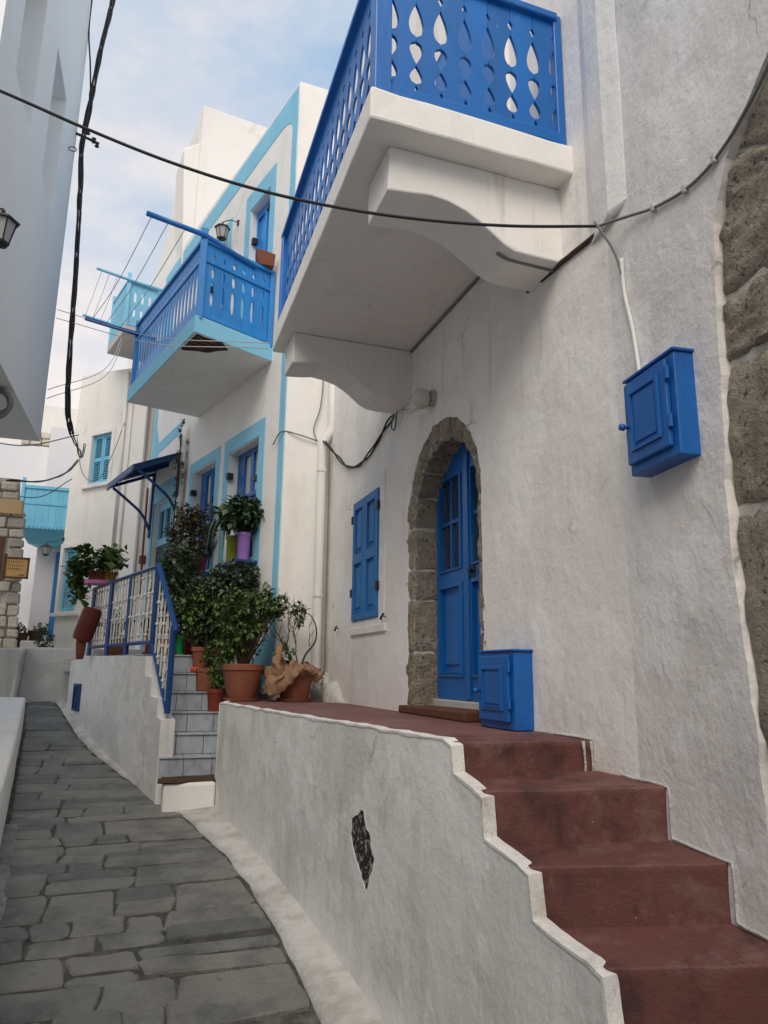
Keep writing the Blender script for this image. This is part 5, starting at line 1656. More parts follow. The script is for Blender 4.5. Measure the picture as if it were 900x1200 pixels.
# low white side wall, stepped at the near end
pf = [(-.88, .0), (-.86, 1.07), (-.72, 1.10), (-.70, 1.30), (-.44, 1.31), (-.42, 1.52), (-.16, 1.53), (-.14, 1.76), (3.2, 1.80), (3.9, 1.72), (3.9, .3)]
mb = MB()
wall(mb, FL, wobble(pf, .25, .008), [], .012, .16)
mb.build('side_wall', 'plaster_side', ms, bevel=.0)
# lower block under the mat
mb = MB(); mb.box((.50, 8.18, -.2), (1.03, 8.47, .46)); mb.build('block', 'whitewash', ms, bevel=.03)
mb = MB(); mb.box((.44, 8.44, -.2), (1.03, 8.6, .468)); mb.build('block', 'whitewash', ms, bevel=.02)
# blue meter hatch on the side wall
hb = thing('blue_hatch', FL(3.1, .02, 1.1), 'small dark blue hatch low in the marble stair wall', 'hatch')
band('frame', FL, rect(2.98, 3.36, .98, 1.38), rect(3.02, 3.32, 1.02, 1.34), .0, .05, 'blue_paint_deep', hb)
MB().box((3.02, 0, 1.02), (3.32, .025, 1.34), FL).build('door', 'blue_paint_deep', hb)
MB().box((3.15, .02, 1.02), (3.19, .045, 1.34), FL).build('bar', 'blue_paint_deep', hb)
# brown mat
mb = MB()
G = []
for i in range(13):
    for j in range(7):
        x, y = .50 + .56 * i / 12, 8.16 + .30 * j / 6
        e = noise.noise_vector(Vector((i * .5, j * .6, 1)))
        z = .472 + .012 + .02 * abs(noise.noise(Vector((x * 9, y * 9, 0)))) - (.05 * max(0, (8.22 - y) / .06) * .4) + .03 * (j / 6) * (i / 12) * .5
        G.append((x + e.x * .03 - (.06 if i == 0 else 0) * (j < 4), y + e.y * .02 + .08 * (i / 12) * (1 - j / 6), z))
mb.poly(G, [(i * 7 + j, (i + 1) * 7 + j, (i + 1) * 7 + j + 1, i * 7 + j + 1) for i in range(12) for j in range(6)])
mb.poly([(x, y, z - .012) for x, y, z in G], [(i * 7 + j, (i + 1) * 7 + j, (i + 1) * 7 + j + 1, i * 7 + j + 1) for i in range(12) for j in range(6)])
tag(mb.build('door_mat', 'mat_brown', smooth=True), 'crumpled brown mat on the white block below the marble steps', 'mat')

# iron railing
ir = thing('iron_railing', FL(0, -.05, 1.8), 'blue iron railing with white ornate balusters beside the marble steps', 'railing')
RN = -.06
def FQ(s, z):
    return FL(s, RN, z)
def rbar(a, b, w, name='rail', mat_='blue_paint_deep'):
    return MB().tube([FQ(*a), FQ(*b)], w, 4).build(name, mat_, ir)
rbar((-.12, 2.84), (3.12, 2.84), .028)
rbar((-.12, 2.86), (-.96, 2.02), .036, 'handrail')
rbar((-.12, 1.93), (3.0, 1.93), .026)
rbar((-.12, 1.90), (-.82, 1.16), .026)
for s_, z0, z1 in ((-.12, 1.78, 2.85), (-.84, 1.14, 2.08), (1.0, 1.78, 2.84), (2.0, 1.78, 2.84), (3.05, 1.75, 2.84)):
    MB().tube([FQ(s_, z0), FQ(s_, z1)], .034, 4).build('post', 'blue_paint_deep', ir)
def baluster_mesh(h, ornate):
    mb = MB()
    mb.tube([(0, 0, 0), (0, 0, h)], .010, 5)
    def knot(z, r=.025):
        mb.lathe([(.006, z - r), (r, z - r * .4), (r, z + r * .4), (.006, z + r)], (0, 0, 0), 6)
    if ornate:
        for z in (h * .22, h * .5, h * .78):
            for sgn in (-1, 1):
                mb.tube([(sgn * .006, 0, z - .10), (sgn * .038, 0, z - .04), (sgn * .038, 0, z + .03), (sgn * .006, 0, z + .10)], .0065, 4)
            knot(z - .11); knot(z + .11)
    else:
        knot(h * .38); knot(h * .66)
    return mesh_of(mb, 'baluster', 'white_iron')
bo, bpz = baluster_mesh(.90, True), baluster_mesh(.90, False)
lang = atan2(FL(1, 0, 0)[1] - FL(0, 0, 0)[1], FL(1, 0, 0)[0] - FL(0, 0, 0)[0])
k_ = 0
s_ = 0.04
while s_ < 3.0:
    if min(abs(s_ - q) for q in (1.0, 2.0)) > .05:
        inst(bo if k_ % 2 else bpz, 'baluster', ir, FQ(s_, 1.935), lang)
    k_ += 1
    s_ += .15
for i in range(5):
    s_ = -.24 - .125 * i
    z0 = 1.90 + (s_ + .12) * (0.74 / .70)
    inst(bo if i % 2 else bpz, 'baluster', ir, FQ(s_, z0 + .02), lang)

# ------------------------------------------------------------------ plants
def leaf_geo(mb, c, d, up, L_, W_):
    d = d.normalized()
    sd = d.cross(up)
    if sd.length < 1e-4:
        sd = d.cross(Vector((1, 0, 0)))
    sd.normalize()
    n_ = sd.cross(d)
    b = len(mb.v)
    for p in (c, c + d * L_ * .45 + sd * W_ * .5 + n_ * L_ * .05, c + d * L_ - n_ * L_ * .12, c + d * L_ * .45 - sd * W_ * .5 + n_ * L_ * .05, c + d * L_ * .5 - n_ * L_ * .03):
        mb.v.append(tuple(p))
    mb.f += [(b, b + 1, b + 4), (b + 1, b + 2, b + 4), (b + 2, b + 3, b + 4), (b + 3, b, b + 4)]
def foliage(parent, blobs, material, size, seed, aspect=.55, droop=0.0, name='foliage'):
    """blobs = (centre, radii, count): leaves grouped in sprigs spread through the volume"""
    R = random.Random(seed)
    mb = MB()
    for c, rad, n in blobs:
        c = Vector(c)
        sprigs = max(5, int(n * 1.65) // 9)
        for _ in range(sprigs):
            while True:
                v = Vector((R.uniform(-1, 1), R.uniform(-1, 1), R.uniform(-1, 1)))
                if .15 < v.length <= 1:
                    break
            v = v * (v.length ** -.35)
            base = c + Vector((v.x * rad[0], v.y * rad[1], v.z * rad[2]))
            ax = (v.normalized() + Vector((R.uniform(-.6, .6), R.uniform(-.6, .6), R.uniform(-.3, .8) - droop))).normalized()
            ln = size * R.uniform(1.5, 3.2)
            ls = size * R.uniform(.75, 1.55)
            for k in range(9):
                t = k / 8
                p = base + ax * (ln * (t - .5))
                a = k * 2.4 + R.uniform(0, 1)
                o1 = ax.orthogonal().normalized()
                o2 = ax.cross(o1)
                d = (o1 * cos(a) + o2 * sin(a)) * .9 + ax * R.uniform(.2, .8) + Vector((0, 0, -droop))
                leaf_geo(mb, p, d, Vector((R.uniform(-.3, .3), R.uniform(-.3, .3), 1)), ls * R.uniform(.85, 1.35), ls * aspect * R.uniform(1.0, 1.5))
    return mb.build(name, material, parent, kind='stuff')
def stems(parent, base, blobs, seed, r=.008, material='stem', n=7):
    R = random.Random(seed)
    mb = MB()
    base = Vector(base)
    for c, rad, cnt in blobs:
        for _ in range(n):
            e = Vector(c) + Vector((R.uniform(-.7, .7) * rad[0], R.uniform(-.7, .7) * rad[1], R.uniform(-.4, .7) * rad[2]))
            st_ = base + Vector((R.uniform(-.05, .05), R.uniform(-.05, .05), 0))
            m_ = st_.lerp(e, .5) + Vector((R.uniform(-.05, .05), R.uniform(-.05, .05), R.uniform(.0, .08)))
            mb.tube(curve_pts([st_, m_, e], 4), [r * (1 - .07 * i) for i in range(9)], 5)
    return mb.build('stem', material, parent, smooth=True)
def round_pot(parent, loc, rt, rb, h, material, rim=.03, name='pot', saucer=True):
    x, y, z = loc
    z0 = z + (.018 if saucer else 0)
    MB().lathe([(rb * .97, z0), (rb, z0 + .008), (rt * .93, z0 + h - rim * 1.7), (rt * .95, z0 + h - rim * 1.6), (rt, z0 + h - rim * 1.5), (rt * 1.02, z0 + h - .006), (rt, z0 + h), (rt * .90, z0 + h), (rt * .87, z0 + h - .05)], (x, y, 0), 28).build(name, material, parent, smooth=True, auto=35)
    MB().lathe([(rt * .88, z0 + h - .06), (rt * .5, z0 + h - .045), (.01, z0 + h - .04)], (x, y, 0), 16).build('soil', 'soil', parent, smooth=True)
    if saucer:
        MB().lathe([(rb * .95, z), (rb * 1.2, z + .004), (rb * 1.28, z + .035), (rb * 1.22, z + .036), (rb * 1.12, z + .012), (.01, z + .010)], (x, y, 0), 26).build('saucer', material, parent, smooth=True, auto=40)
def box_pot(parent, loc, w, d_, h, material, name='planter', ang=0.0):
    x, y, z = loc
    def P(u_, v_, zz):
        return (x + u_ * cos(ang) - v_ * sin(ang), y + u_ * sin(ang) + v_ * cos(ang), zz)
    k = .82
    mb = MB()
    mb.hexa([P(-w / 2 * k, -d_ / 2 * k, z), P(w / 2 * k, -d_ / 2 * k, z), P(w / 2 * k, d_ / 2 * k, z), P(-w / 2 * k, d_ / 2 * k, z), P(-w / 2 * .96, -d_ / 2 * .96, z + h * .86), P(w / 2 * .96, -d_ / 2 * .96, z + h * .86), P(w / 2 * .96, d_ / 2 * .96, z + h * .86), P(-w / 2 * .96, d_ / 2 * .96, z + h * .86)])
    mb.build(name, material, parent, bevel=.012)
    mb = MB()
    a = 1.04
    for u0_, v0_, u1_, v1_ in ((-w / 2 * a, -d_ / 2 * a, w / 2 * a, -d_ / 2 * .8), (-w / 2 * a, d_ / 2 * .8, w / 2 * a, d_ / 2 * a), (-w / 2 * a, -d_ / 2 * .8, -w / 2 * .84, d_ / 2 * .8), (w / 2 * .84, -d_ / 2 * .8, w / 2 * a, d_ / 2 * .8)):
        mb.hexa([P(u0_, v0_, z + h * .84), P(u1_, v0_, z + h * .84), P(u1_, v1_, z + h * .84), P(u0_, v1_, z + h * .84), P(u0_, v0_, z + h), P(u1_, v0_, z + h), P(u1_, v1_, z + h), P(u0_, v1_, z + h)])
    mb.build('rim', material, parent)
    mb = MB(); mb.hexa([P(-w / 2 * .84, -d_ / 2 * .8, z + h * .85), P(w / 2 * .84, -d_ / 2 * .8, z + h * .85), P(w / 2 * .84, d_ / 2 * .8, z + h * .85), P(-w / 2 * .84, d_ / 2 * .8, z + h * .85), P(-w / 2 * .84, -d_ / 2 * .8, z + h * .92), P(w / 2 * .84, -d_ / 2 * .8, z + h * .92), P(w / 2 * .84, d_ / 2 * .8, z + h * .92), P(-w / 2 * .84, d_ / 2 * .8, z + h * .92)])
    mb.build('soil', 'soil', parent)

GP = 'potted plants on the marble steps and terrace'
# 6: large terracotta pot, big round bush
x, y = 1.33, 8.72
t = thing('potted_plant', (x, y, 1.262), 'large terracotta pot with a dense round green bush at the terrace edge', 'plant', GP)
round_pot(t, (x, y, 1.262), .245, .165, .40, 'terracotta', .045)
bl = [((1.30, 8.78, 2.02), (.27, .25, .30), 620), ((1.50, 8.80, 2.36), (.30, .24, .20), 420), ((1.20, 8.8, 2.35), (.22, .22, .18), 260), ((1.66, 8.80, 2.33), (.16, .15, .12), 110), ((1.78, 8.80, 2.28), (.08, .08, .05), 26), ((1.14, 8.70, 1.86), (.13, .14, .20), 150)]
foliage(t, bl, 'leaf_mid', .052, 1)
stems(t, (x, y, 1.62), bl[:4], 2, .010, 'stem', 12)
# 7: burlap pot with bare twigs
x, y = 1.93, 8.60
t = thing('potted_plant', (x, y, 1.262), 'terracotta pot wrapped in brown sacking with bare twisted twigs beside the drainpipe', 'plant', GP)
round_pot(t, (x, y, 1.262), .225, .165, .34, 'terracotta', .04)
mb = MB()
n1, n2 = 96, 16
for i in range(n1):
    a = 2 * pi * i / n1
    for j in range(n2):
        v_ = j / (n2 - 1)
        r_ = .12 + .17 * sin(pi * min(1, v_ * .75)) + .02 * sin(5 * a + 3 * v_)
        left = max(0, cos(a - pi * 1.08))
        r_ += .014 * sin(13 * a + 5 * v_ + 2 * sin(3 * a)) * (.3 + v_) + .009 * sin(23 * a - 9 * v_)
        zz = 1.66 + .018 * sin(9 * a + 4 * v_) + .05 * sin(3 * a) - v_ * (.10 + .20 * left) + .06 * (1 - v_) * left
        r_ += .10 * left * v_ ** .7
        q = noise.noise_vector(Vector((cos(a) * 3, sin(a) * 3, v_ * 4))) * .05
        q2 = noise.noise(Vector((cos(a) * 9, sin(a) * 9, v_ * 9))) * .038
        mb.v.append((x + (r_ + q2) * cos(a) + q.x, y + (r_ + q2) * sin(a) + q.y, zz + q.z))
for i in range(n1):
    for j in range(n2 - 1):
        mb.f.append((i * n2 + j, ((i + 1) % n1) * n2 + j, ((i + 1) % n1) * n2 + j + 1, i * n2 + j + 1))
mb.build('sacking', 'burlap', t, smooth=True)
mb = MB()
mb.tube(curve_pts([(1.80, 8.55, 1.50), (1.70, 8.5, 1.62), (1.69, 8.5, 1.78), (1.74, 8.52, 1.92)], 6), [.055, .06, .06, .07, .07, .075, .07, .065, .06, .06, .055, .05, .045, .04, .035, .03, .03, .02, .01], 18)
for q, v in enumerate(mb.v):
    w_ = noise.noise_vector(Vector(v) * 16) * .035 + noise.noise_vector(Vector(v) * 42) * .016
    mb.v[q] = (v[0] + w_.x, v[1] + w_.y, v[2] + w_.z)
mb.build('sacking', 'burlap', t, smooth=True)
mb = MB()
R = random.Random(4)
def twig(p, d, ln, r_, lvl):
    p = Vector(p); d = Vector(d).normalized()
    pts = [p]
    for i in range(5):
        d = (d + Vector((R.uniform(-.35, .35), R.uniform(-.35, .35), R.uniform(-.15, .35)))).normalized()
        pts.append(pts[-1] + d * ln / 5)
        if lvl and R.random() < .75 and i > 0:
            twig(pts[-1], d + Vector((R.uniform(-1, 1), R.uniform(-1, 1), R.uniform(-.2, .8))), ln * .55, r_ * .6, lvl - 1)
    mb.tube(pts, [r_ * (1 - .15 * i) for i in range(6)], 5)
mb.tube(curve_pts([(1.98, 8.6, 1.62), (2.05, 8.62, 1.80), (2.16, 8.62, 1.95), (2.17, 8.62, 2.12), (2.10, 8.62, 2.26), (2.02, 8.62, 2.30)], 5), [.015 - .0004 * i for i in range(26)], 6)
mb.tube(curve_pts([(1.92, 8.6, 1.62), (1.86, 8.62, 1.80), (1.76, 8.62, 1.95), (1.66, 8.62, 2.10), (1.62, 8.62, 2.2)], 5), [.014 - .0004 * i for i in range(21)], 6)
twig((1.95, 8.6, 1.62), (.1, 0, 1), .5, .010, 2)
twig((1.88, 8.6, 1.62), (-.4, 0, 1), .55, .010, 2)
twig((2.10, 8.62, 1.90), (-.3, 0, .9), .28, .007, 1)
twig((1.80, 8.60, 1.90), (.3, .1, 1), .40, .008, 2)
mb.build('twig', 'dry_twig', t, smooth=True)
foliage(t, [((1.92, 8.62, 2.36), (.11, .08, .10), 50), ((1.98, 8.62, 2.22), (.07, .06, .05), 18), ((1.80, 8.62, 1.86), (.16, .1, .16), 45)], 'leaf_mid', .05, 14)
# 5: small brick red pot
x, y = 1.08, 9.06
t = thing('potted_plant', (x, y, 1.13), 'small brick red pot low on the marble steps beside the large terracotta one', 'plant', GP)
round_pot(t, (x, y, 1.13), .105, .082, .26, 'brick_red_pot', .03, saucer=False)
bl = [((x + .05, y - .02, 1.55), (.13, .12, .17), 200)]
foliage(t, bl, 'leaf_light', .042, 15); stems(t, (x, y, 1.36), bl, 3, .006)
# 4
x, y = .97, 9.37
t = thing('potted_plant', (x, y, 1.352), 'small square terracotta planter on the marble step in front of the wider planter', 'plant', GP)
box_pot(t, (x, y, 1.352), .21, .20, .28, 'terracotta')
bl = [((x + .12, y, 1.78), (.16, .14, .16), 170)]
foliage(t, bl, 'leaf_mid', .048, 16); stems(t, (x, y, 1.58), bl, 4, .006)
# 3
x, y = 1.0, 9.71
t = thing('potted_plant', (x, y, 1.572), 'wide square terracotta planter with a leafy green shrub on the upper marble step', 'plant', GP)
box_pot(t, (x, y, 1.572), .36, .26, .32, 'terracotta')
bl = [((x - .02, y, 2.22), (.24, .20, .30), 420), ((x - .10, y, 2.5), (.2, .18, .2), 200)]
foliage(t, bl, 'leaf_light', .062, 17, .4); stems(t, (x, y, 1.85), bl, 5, .009, 'stem', 8)
tag(MB().lathe([(.05, 1.574), (.075, 1.58), (.08, 1.64), (.07, 1.64)], (.88, 9.50, 0), 16).build('saucer', 'orange_plastic', smooth=True), 'small bright orange dish on the marble step beside the wide planter', 'dish')
# 1 green pot
x, y = .655, 10.0
t = thing('potted_plant', (x, y, 1.787), 'bright green plastic pot at the top of the marble steps', 'plant', GP)
round_pot(t, (x, y, 1.787), .095, .08, .25, 'green_plastic', .03, saucer=True)
bl = [((x + .0, y, 2.26), (.13, .12, .18), 90)]
foliage(t, bl, 'leaf_light', .10, 18, .22, .15); stems(t, (x, y, 2.0), bl, 6, .006)
# 2 tall red pot
x, y = .87, 10.2
t = thing('potted_plant', (x, y, 1.787), 'dark red pot behind the bright green one with a tall dark shrub', 'plant', GP)
round_pot(t, (x, y, 1.787), .14, .11, .34, 'brick_red_pot', .03)
bl = [((x - .28, y + .1, 2.60), (.26, .24, .36), 420), ((x - .2, y + .25, 3.05), (.28, .25, .32), 380)]
foliage(t, bl, 'leaf_dark', .062, 19); stems(t, (x, y, 2.08), bl, 7, .010, 'stem', 9)
# dark ivy mass against the wall
x, y = 1.15, 10.0
t = thing('potted_plant', (x, y, 1.787), 'broad dark grey-green ivy spilling over the pots under the windows', 'plant', GP)
box_pot(t, (x, y, 1.787), .7, .24, .30, 'terracotta')
bl = [((1.18, 9.75, 2.62), (.44, .22, .24), 900), ((1.36, 9.7, 2.82), (.26, .18, .20), 380), ((.92, 9.85, 2.42), (.28, .2, .3), 420), ((1.42, 9.6, 2.45), (.22, .16, .26), 300), ((1.02, 9.6, 2.15), (.20, .15, .25), 200)]
foliage(t, bl, 'leaf_grey', .058, 20); stems(t, (x, y, 2.05), bl, 8, .010, 'stem', 6)
# tall climber on the downpipe
x, y = .72, 10.95
t = thing('climbing_plant', (x, y, 1.787), 'tall reddish climber growing up the downpipe by the front door', 'plant')
round_pot(t, (x, y - .25, 1.787), .15, .12, .30, 'terracotta', .03)
pc = [FB(3.75 - .03 * i, .12, 2.6 + .42 * i) for i in range(8)]
bl = [((.70, 10.9, 2.9), (.26, .26, .42), 400), ((.74, 11.0, 3.45), (.27, .25, .36), 330), ((.92, 11.1, 3.75), (.22, .2, .20), 130), ((.74, 11.3, 3.85), (.18, .2, .22), 120)]
foliage(t, bl, 'leaf_red', .066, 22)
foliage(t, [((p_[0], p_[1], p_[2]), (.085, .085, .24), 40 if p_[2] > 4.1 else 90) for p_ in [FB(3.87, .11, z_) for z_ in (3.9, 4.3, 4.7, 5.05, 5.4, 5.7)]], 'leaf_dark', .05, 23)
mb = MB()
for i in range(4):
    mb.tube(curve_pts([(x, y - .25, 2.05), (x + .05 * i, y - .1, 2.8), FB(3.84 + .03 * i, .13, 3.8), FB(3.92 - .04 * i, .14, 4.8), FB(3.85 + .02 * i, .14, 5.7)], 6), .010, 5)
mb.build('stem', 'stem', t, smooth=True)
# sill pots
def sill_shelf(s0, s1, z):
    MB().box((s0, .012, z - .03), (s1, .30, z), FB).build('flower_shelf', 'blue_paint_deep', bh)
sill_shelf(.66, 1.45, 3.06); sill_shelf(2.2, 2.75, 3.06)
c = FB(2.42, .16, 3.062)
t = thing('potted_plant', c, 'magenta plastic pot of reddish leaves on the shelf below the far ground-floor window', 'plant', 'pots on the window shelves')
round_pot(t, c, .10, .08, .24, 'magenta_plastic', .025, saucer=False)
bl = [((c[0], c[1], 3.50), (.20, .18, .22), 240), ((c[0] + .05, c[1], 3.9), (.16, .14, .26), 110)]
foliage(t, bl, 'leaf_red', .055, 24); stems(t, (c[0], c[1], 3.26), bl, 9, .007)
c = FB(1.14, .17, 3.062)
t = thing('potted_plant', c, 'tall lime green pot with drooping strap leaves on the shelf below the near window', 'plant', 'pots on the window shelves')
round_pot(t, c, .10, .085, .38, 'lime_plastic', .03, saucer=False)
bl = [((c[0] + .06, c[1], 3.72), (.20, .17, .14), 230)]
foliage(t, bl, 'leaf_mid', .095, 25, .6)
mb = MB(); R = random.Random(8)
for i in range(11):
    a = R.uniform(pi * .75, pi * 1.45); r1 = R.uniform(.25, .42)
    b0_ = Vector((c[0] - .05, c[1], 3.46))
    P = curve_pts([b0_, b0_ + Vector((cos(a) * r1 * .4, sin(a) * r1 * .4, .20 + R.uniform(-.05, .1))), b0_ + Vector((cos(a) * r1 * .85, sin(a) * r1 * .85, .10)), b0_ + Vector((cos(a) * r1, sin(a) * r1, -.22 + R.uniform(-.1, .1)))], 4)
    for j in range(len(P) - 1):
        w0, w1 = .022 * sin(pi * (j + .3) / 13), .022 * sin(pi * (j + 1.3) / 13)
        sd = Vector((-sin(a), cos(a), 0))
        mb.poly([P[j] - sd * w0, P[j] + sd * w0, P[j + 1] + sd * w1, P[j + 1] - sd * w1], [(0, 1, 2, 3)])
mb.build('strap_leaf', 'leaf_dark', t, kind='stuff')
c = FB(.80, .16, 3.062)
t = thing('potted_plant', c, 'lilac pot with a full green plant on the shelf below the near window', 'plant', 'pots on the window shelves')
round_pot(t, c, .095, .08, .38, 'lilac_plastic', .03, saucer=False)
bl = [((c[0] - .04, c[1], 3.68), (.24, .18, .20), 330)]
foliage(t, bl, 'leaf_dark', .075, 26, .7); stems(t, (c[0], c[1], 3.4), bl, 10, .007)
# geranium in a pink tray on the railing end
c = FL(2.75, -.02, 2.87)
t = thing('potted_plant', c, 'leafy geranium with a pink tray on the far end of the iron railing', 'plant')
box_pot(t, (c[0] + .06, c[1], 2.87), .42, .22, .20, 'rust')
MB().lathe([(.14, 2.845), (.20, 2.85), (.21, 2.90), (.19, 2.90)], (c[0] + .02, c[1] - .22, 0), 20).build('tray', 'pink_plastic', t, smooth=True, auto=40)
bl = [((c[0] - .06, c[1] - .05, 3.22), (.30, .22, .17), 230), ((c[0] - .28, c[1] - .05, 3.0), (.14, .12, .18), 90), ((c[0] + .18, c[1], 3.30), (.14, .12, .14), 80), ((c[0] - .24, c[1] - .1, 2.70), (.09, .08, .09), 30)]
foliage(t, bl, 'leaf_mid', .085, 27, .9)
stems(t, (c[0], c[1], 3.03), bl, 11, .009)
mb = MB()
for i in range(5):
    mb.tube([(c[0] + .12 + .02 * i, c[1] - .14, 2.92), (c[0] + .10 + .035 * i, c[1] - .16, 3.12)], .010, 5)
mb.build('stalk', 'yellow_stem', t)
# red jar hung outside the railing
c0, c1 = Vector((-.60, 11.75, 2.02)), Vector((-.47, 11.72, 2.50))
ax = (c1 - c0).normalized()
Mx = Vector((0, 0, 1)).rotation_difference(ax).to_matrix()
t = thing('clay_jar', tuple(c0), 'dark red clay jar leaning outside the far end of the iron railing', 'jar')
MB().lathe([(.06, -.02), (.13, .0), (.142, .06), (.142, .42), (.13, .47), (.10, .49), (.02, .48)], tuple(c0), 18, Mx).build('body', 'jar_red', t, smooth=True, auto=40)
MB().lathe([(.05, -.28), (.07, -.10), (.075, -.01)], tuple(c0), 12, Matrix.Rotation(.0, 3, 'X')).build('spout', 'rust', t, smooth=True)
# red pots behind the railing
for i, (s_, n_) in enumerate(((.45, -.40), (.75, -.36), (2.45, -.30))):
    c = FL(s_, n_, 1.787)
    t = thing('potted_plant', c, ['round red pot with a dark plant behind the near balusters', 'red pot with pale foliage behind the middle balusters', 'brown pot behind the farthest balusters by the hung jar'][i], 'plant', 'pots behind the iron railing')
    round_pot(t, c, .15, .12, .30, 'brick_red_pot' if i < 2 else 'terracotta', .03)
    bl = [((c[0], c[1], 2.30), (.17, .15, .18), 150)]
    foliage(t, bl, 'leaf_dark', .06, 30 + i); stems(t, (c[0], c[1], 2.05), bl, 40 + i, .007)
# far planters
t = thing('planter_box', (-2.55, 18.6, 2.33), 'long dark planter with a clipped green top at the far left alley', 'planter')
box_pot(t, (-2.42, 18.75, 2.06), .62, .3, .34, 'mat_brown')
foliage(t, [((-2.42, 18.72, 2.47), (.32, .16, .09), 260)], 'leaf_dark', .06, 50)
t = thing('potted_plant', (-1.98, 18.8, 2.22), 'brown pot with dry plants on the far alley step', 'plant')
round_pot(t, (-1.95, 18.85, 2.225), .18, .13, .22, 'mat_brown', .03)
foliage(t, [((-1.92, 18.85, 2.52), (.16, .12, .10), 70)], 'leaf_red', .06, 51)
t = thing('shrub', (-1.48, 16.9, 2.0), 'small grey-green shrub at the foot of the cream house corner', 'plant')
bl = [((-1.58, 17.0, 2.22), (.16, .2, .28), 220)]
foliage(t, bl, 'leaf_grey', .06, 52); stems(t, (-1.55, 17.0, 1.98), bl, 53, .008)

# ------------------------------------------------------------------ meter boxes
def meter_box(fr, s0, s1, z0, z1, dep, label, flip=1, slant=0.0):
    """s0 -> s1 along the wall; hinge at s1"""
    c = fr((s0 + s1) / 2, 0, z0)
    t = thing('meter_box', c, label, 'meter box', 'blue meter boxes')
    MB().box((s0, -.02, z0), (s1, dep, z1), fr).build('case', 'box_blue', t, bevel=.006)
    MB().box((min(s0, s1) - .012, -.01, z1), (max(s0, s1) + .012, dep + .012, z1 + .014), fr).build('lid', 'box_blue', t, bevel=.004)
    w = s1 - s0
    a, b = s0 + w * .04, s1 - w * .10
    e0, e1 = z0 + (z1 - z0) * .10, z1 - (z1 - z0) * .05
    lo, hi = min(a, b), max(a, b)
    d = MB().box((lo, dep + .001, e0), (hi, dep + .024, e1), fr).build('door', 'box_blue', t, bevel=.006)
    m1 = .20 * (hi - lo)
    band('moulding', fr, rect(lo + m1 * .75, hi - m1 * .75, e0 + m1 * .8, e1 - m1 * .8), rect(lo + m1, hi - m1, e0 + m1 * 1.05, e1 - m1 * 1.05), dep + .02, dep + .034, 'box_blue', d, bevel=.004)
    MB().box((lo + m1 * 1.25, dep + .022, e0 + m1 * 1.3), (hi - m1 * 1.25, dep + .032, e1 - m1 * 1.3), fr).build('panel', 'box_blue', d, bevel=.008)
    for q in (.2, .75):
        zq = e0 + (e1 - e0) * q
        MB().tube([fr(b + (.012 if w > 0 else -.012), dep + .02, zq), fr(b + (.012 if w > 0 else -.012), dep + .02, zq + .06)], .011, 8).build('hinge', 'box_blue', d)
    kz = (e0 + e1) / 2 - .02
    ka = a + (.025 if w > 0 else -.025)
    MB().tube([fr(ka, dep + .02, kz), fr(ka, dep + .045, kz), fr(ka, dep + .05, kz), fr(ka, dep + .07, kz)], [.008, .008, .018, .016], 10).build('knob', 'box_blue', d, smooth=True)
    return t
# upper box on the rough wall (FR), hinge toward camera
meter_box(FR, .255, .655, 2.55, 3.035, .10, 'blue wooden meter box high on the wall beside the stone arch')
# lower box beside the door, stands on the terrace
meter_box(FM, 4.49, 4.03, 1.265, 1.74, .13, 'blue wooden meter box standing on the terrace beside the door')

# ------------------------------------------------------------------ cables
CROSS = [(-3.2, 4.18, 5.5), (-1.6, 3.85, 4.80), (-.84, 3.69, 4.52), (-.41, 3.60, 4.35), (.02, 3.51, 4.20), (.46, 3.42, 4.09), (.90, 3.32, 4.02), (1.36, 3.23, 4.00), (1.82, 3.13, 4.01), (2.31, 3.03, 4.06)]
def cable(pts, r, label, material='cable_black', n=8, seg=8, cat='cable', name='cable', twist=0, tw=.3):
    P = curve_pts(pts, seg)
    mb = MB()
    if twist:
        for k in range(twist):
            Q = []
            for i, p in enumerate(P):
                a = i * tw + 2 * pi * k / twist + noise.noise(p * 2) * 1.5
                w = r * (1.15 + .5 * noise.noise(p * 3 + Vector((k, 0, 0))))
                Q.append(p + Vector((cos(a) * w, sin(a) * w * .6, sin(a * 1.3) * w * .5)))
            mb.tube(Q, r * .75, 6)
    else:
        mb.tube(P, r, n)
    return tag(mb.build(name, material, smooth=True), label, cat)
cable(CROSS, .0085, 'thick black cable sagging across the street to the balcony corner')
cable([(2.31, 3.03, 4.06), FR(.27, .03, 3.985), FR(.47, .014, 3.90), FR(.70, .012, 3.83), FR(.865, .012, 3.815), FR(1.0, .012, 3.84), FR(1.10, .012, 3.88), FR(1.27, .012, 3.98), FR(1.5, .012, 4.2)], .0085, 'black cable clipped along the wall above the brown stone arch', 'cable_grey')
for s_, z_ in ((.47, 3.90), (.72, 3.826), (.93, 3.825)):
    c = FR(s_, .014, z_)
    tag(MB().box((s_ - .012, -.005, z_ - .02), (s_ + .012, .026, z_ + .02), FR).build('cable_clip', 'whitewash_worn', bevel=.004), {.47: 'first pale cable clip from the pier on the rough wall', .72: 'middle pale cable clip on the wall cable', .93: 'pale cable clip nearest the stone arch'}[s_], 'cable clip', 'clips on the wall cable')
cable([FR(.10, .13, 4.05), FR(.14, .05, 3.86), FR(.16, .02, 3.70)], .007, 'short grey cable end dropping below the pier', 'cable_grey')
cable([FR(.16, .018, 3.80), FR(.165, .016, 3.6), FR(.22, .016, 3.35), FR(.28, .03, 3.05)], .011, 'white conduit running down the wall into the blue meter box', 'white_pipe')
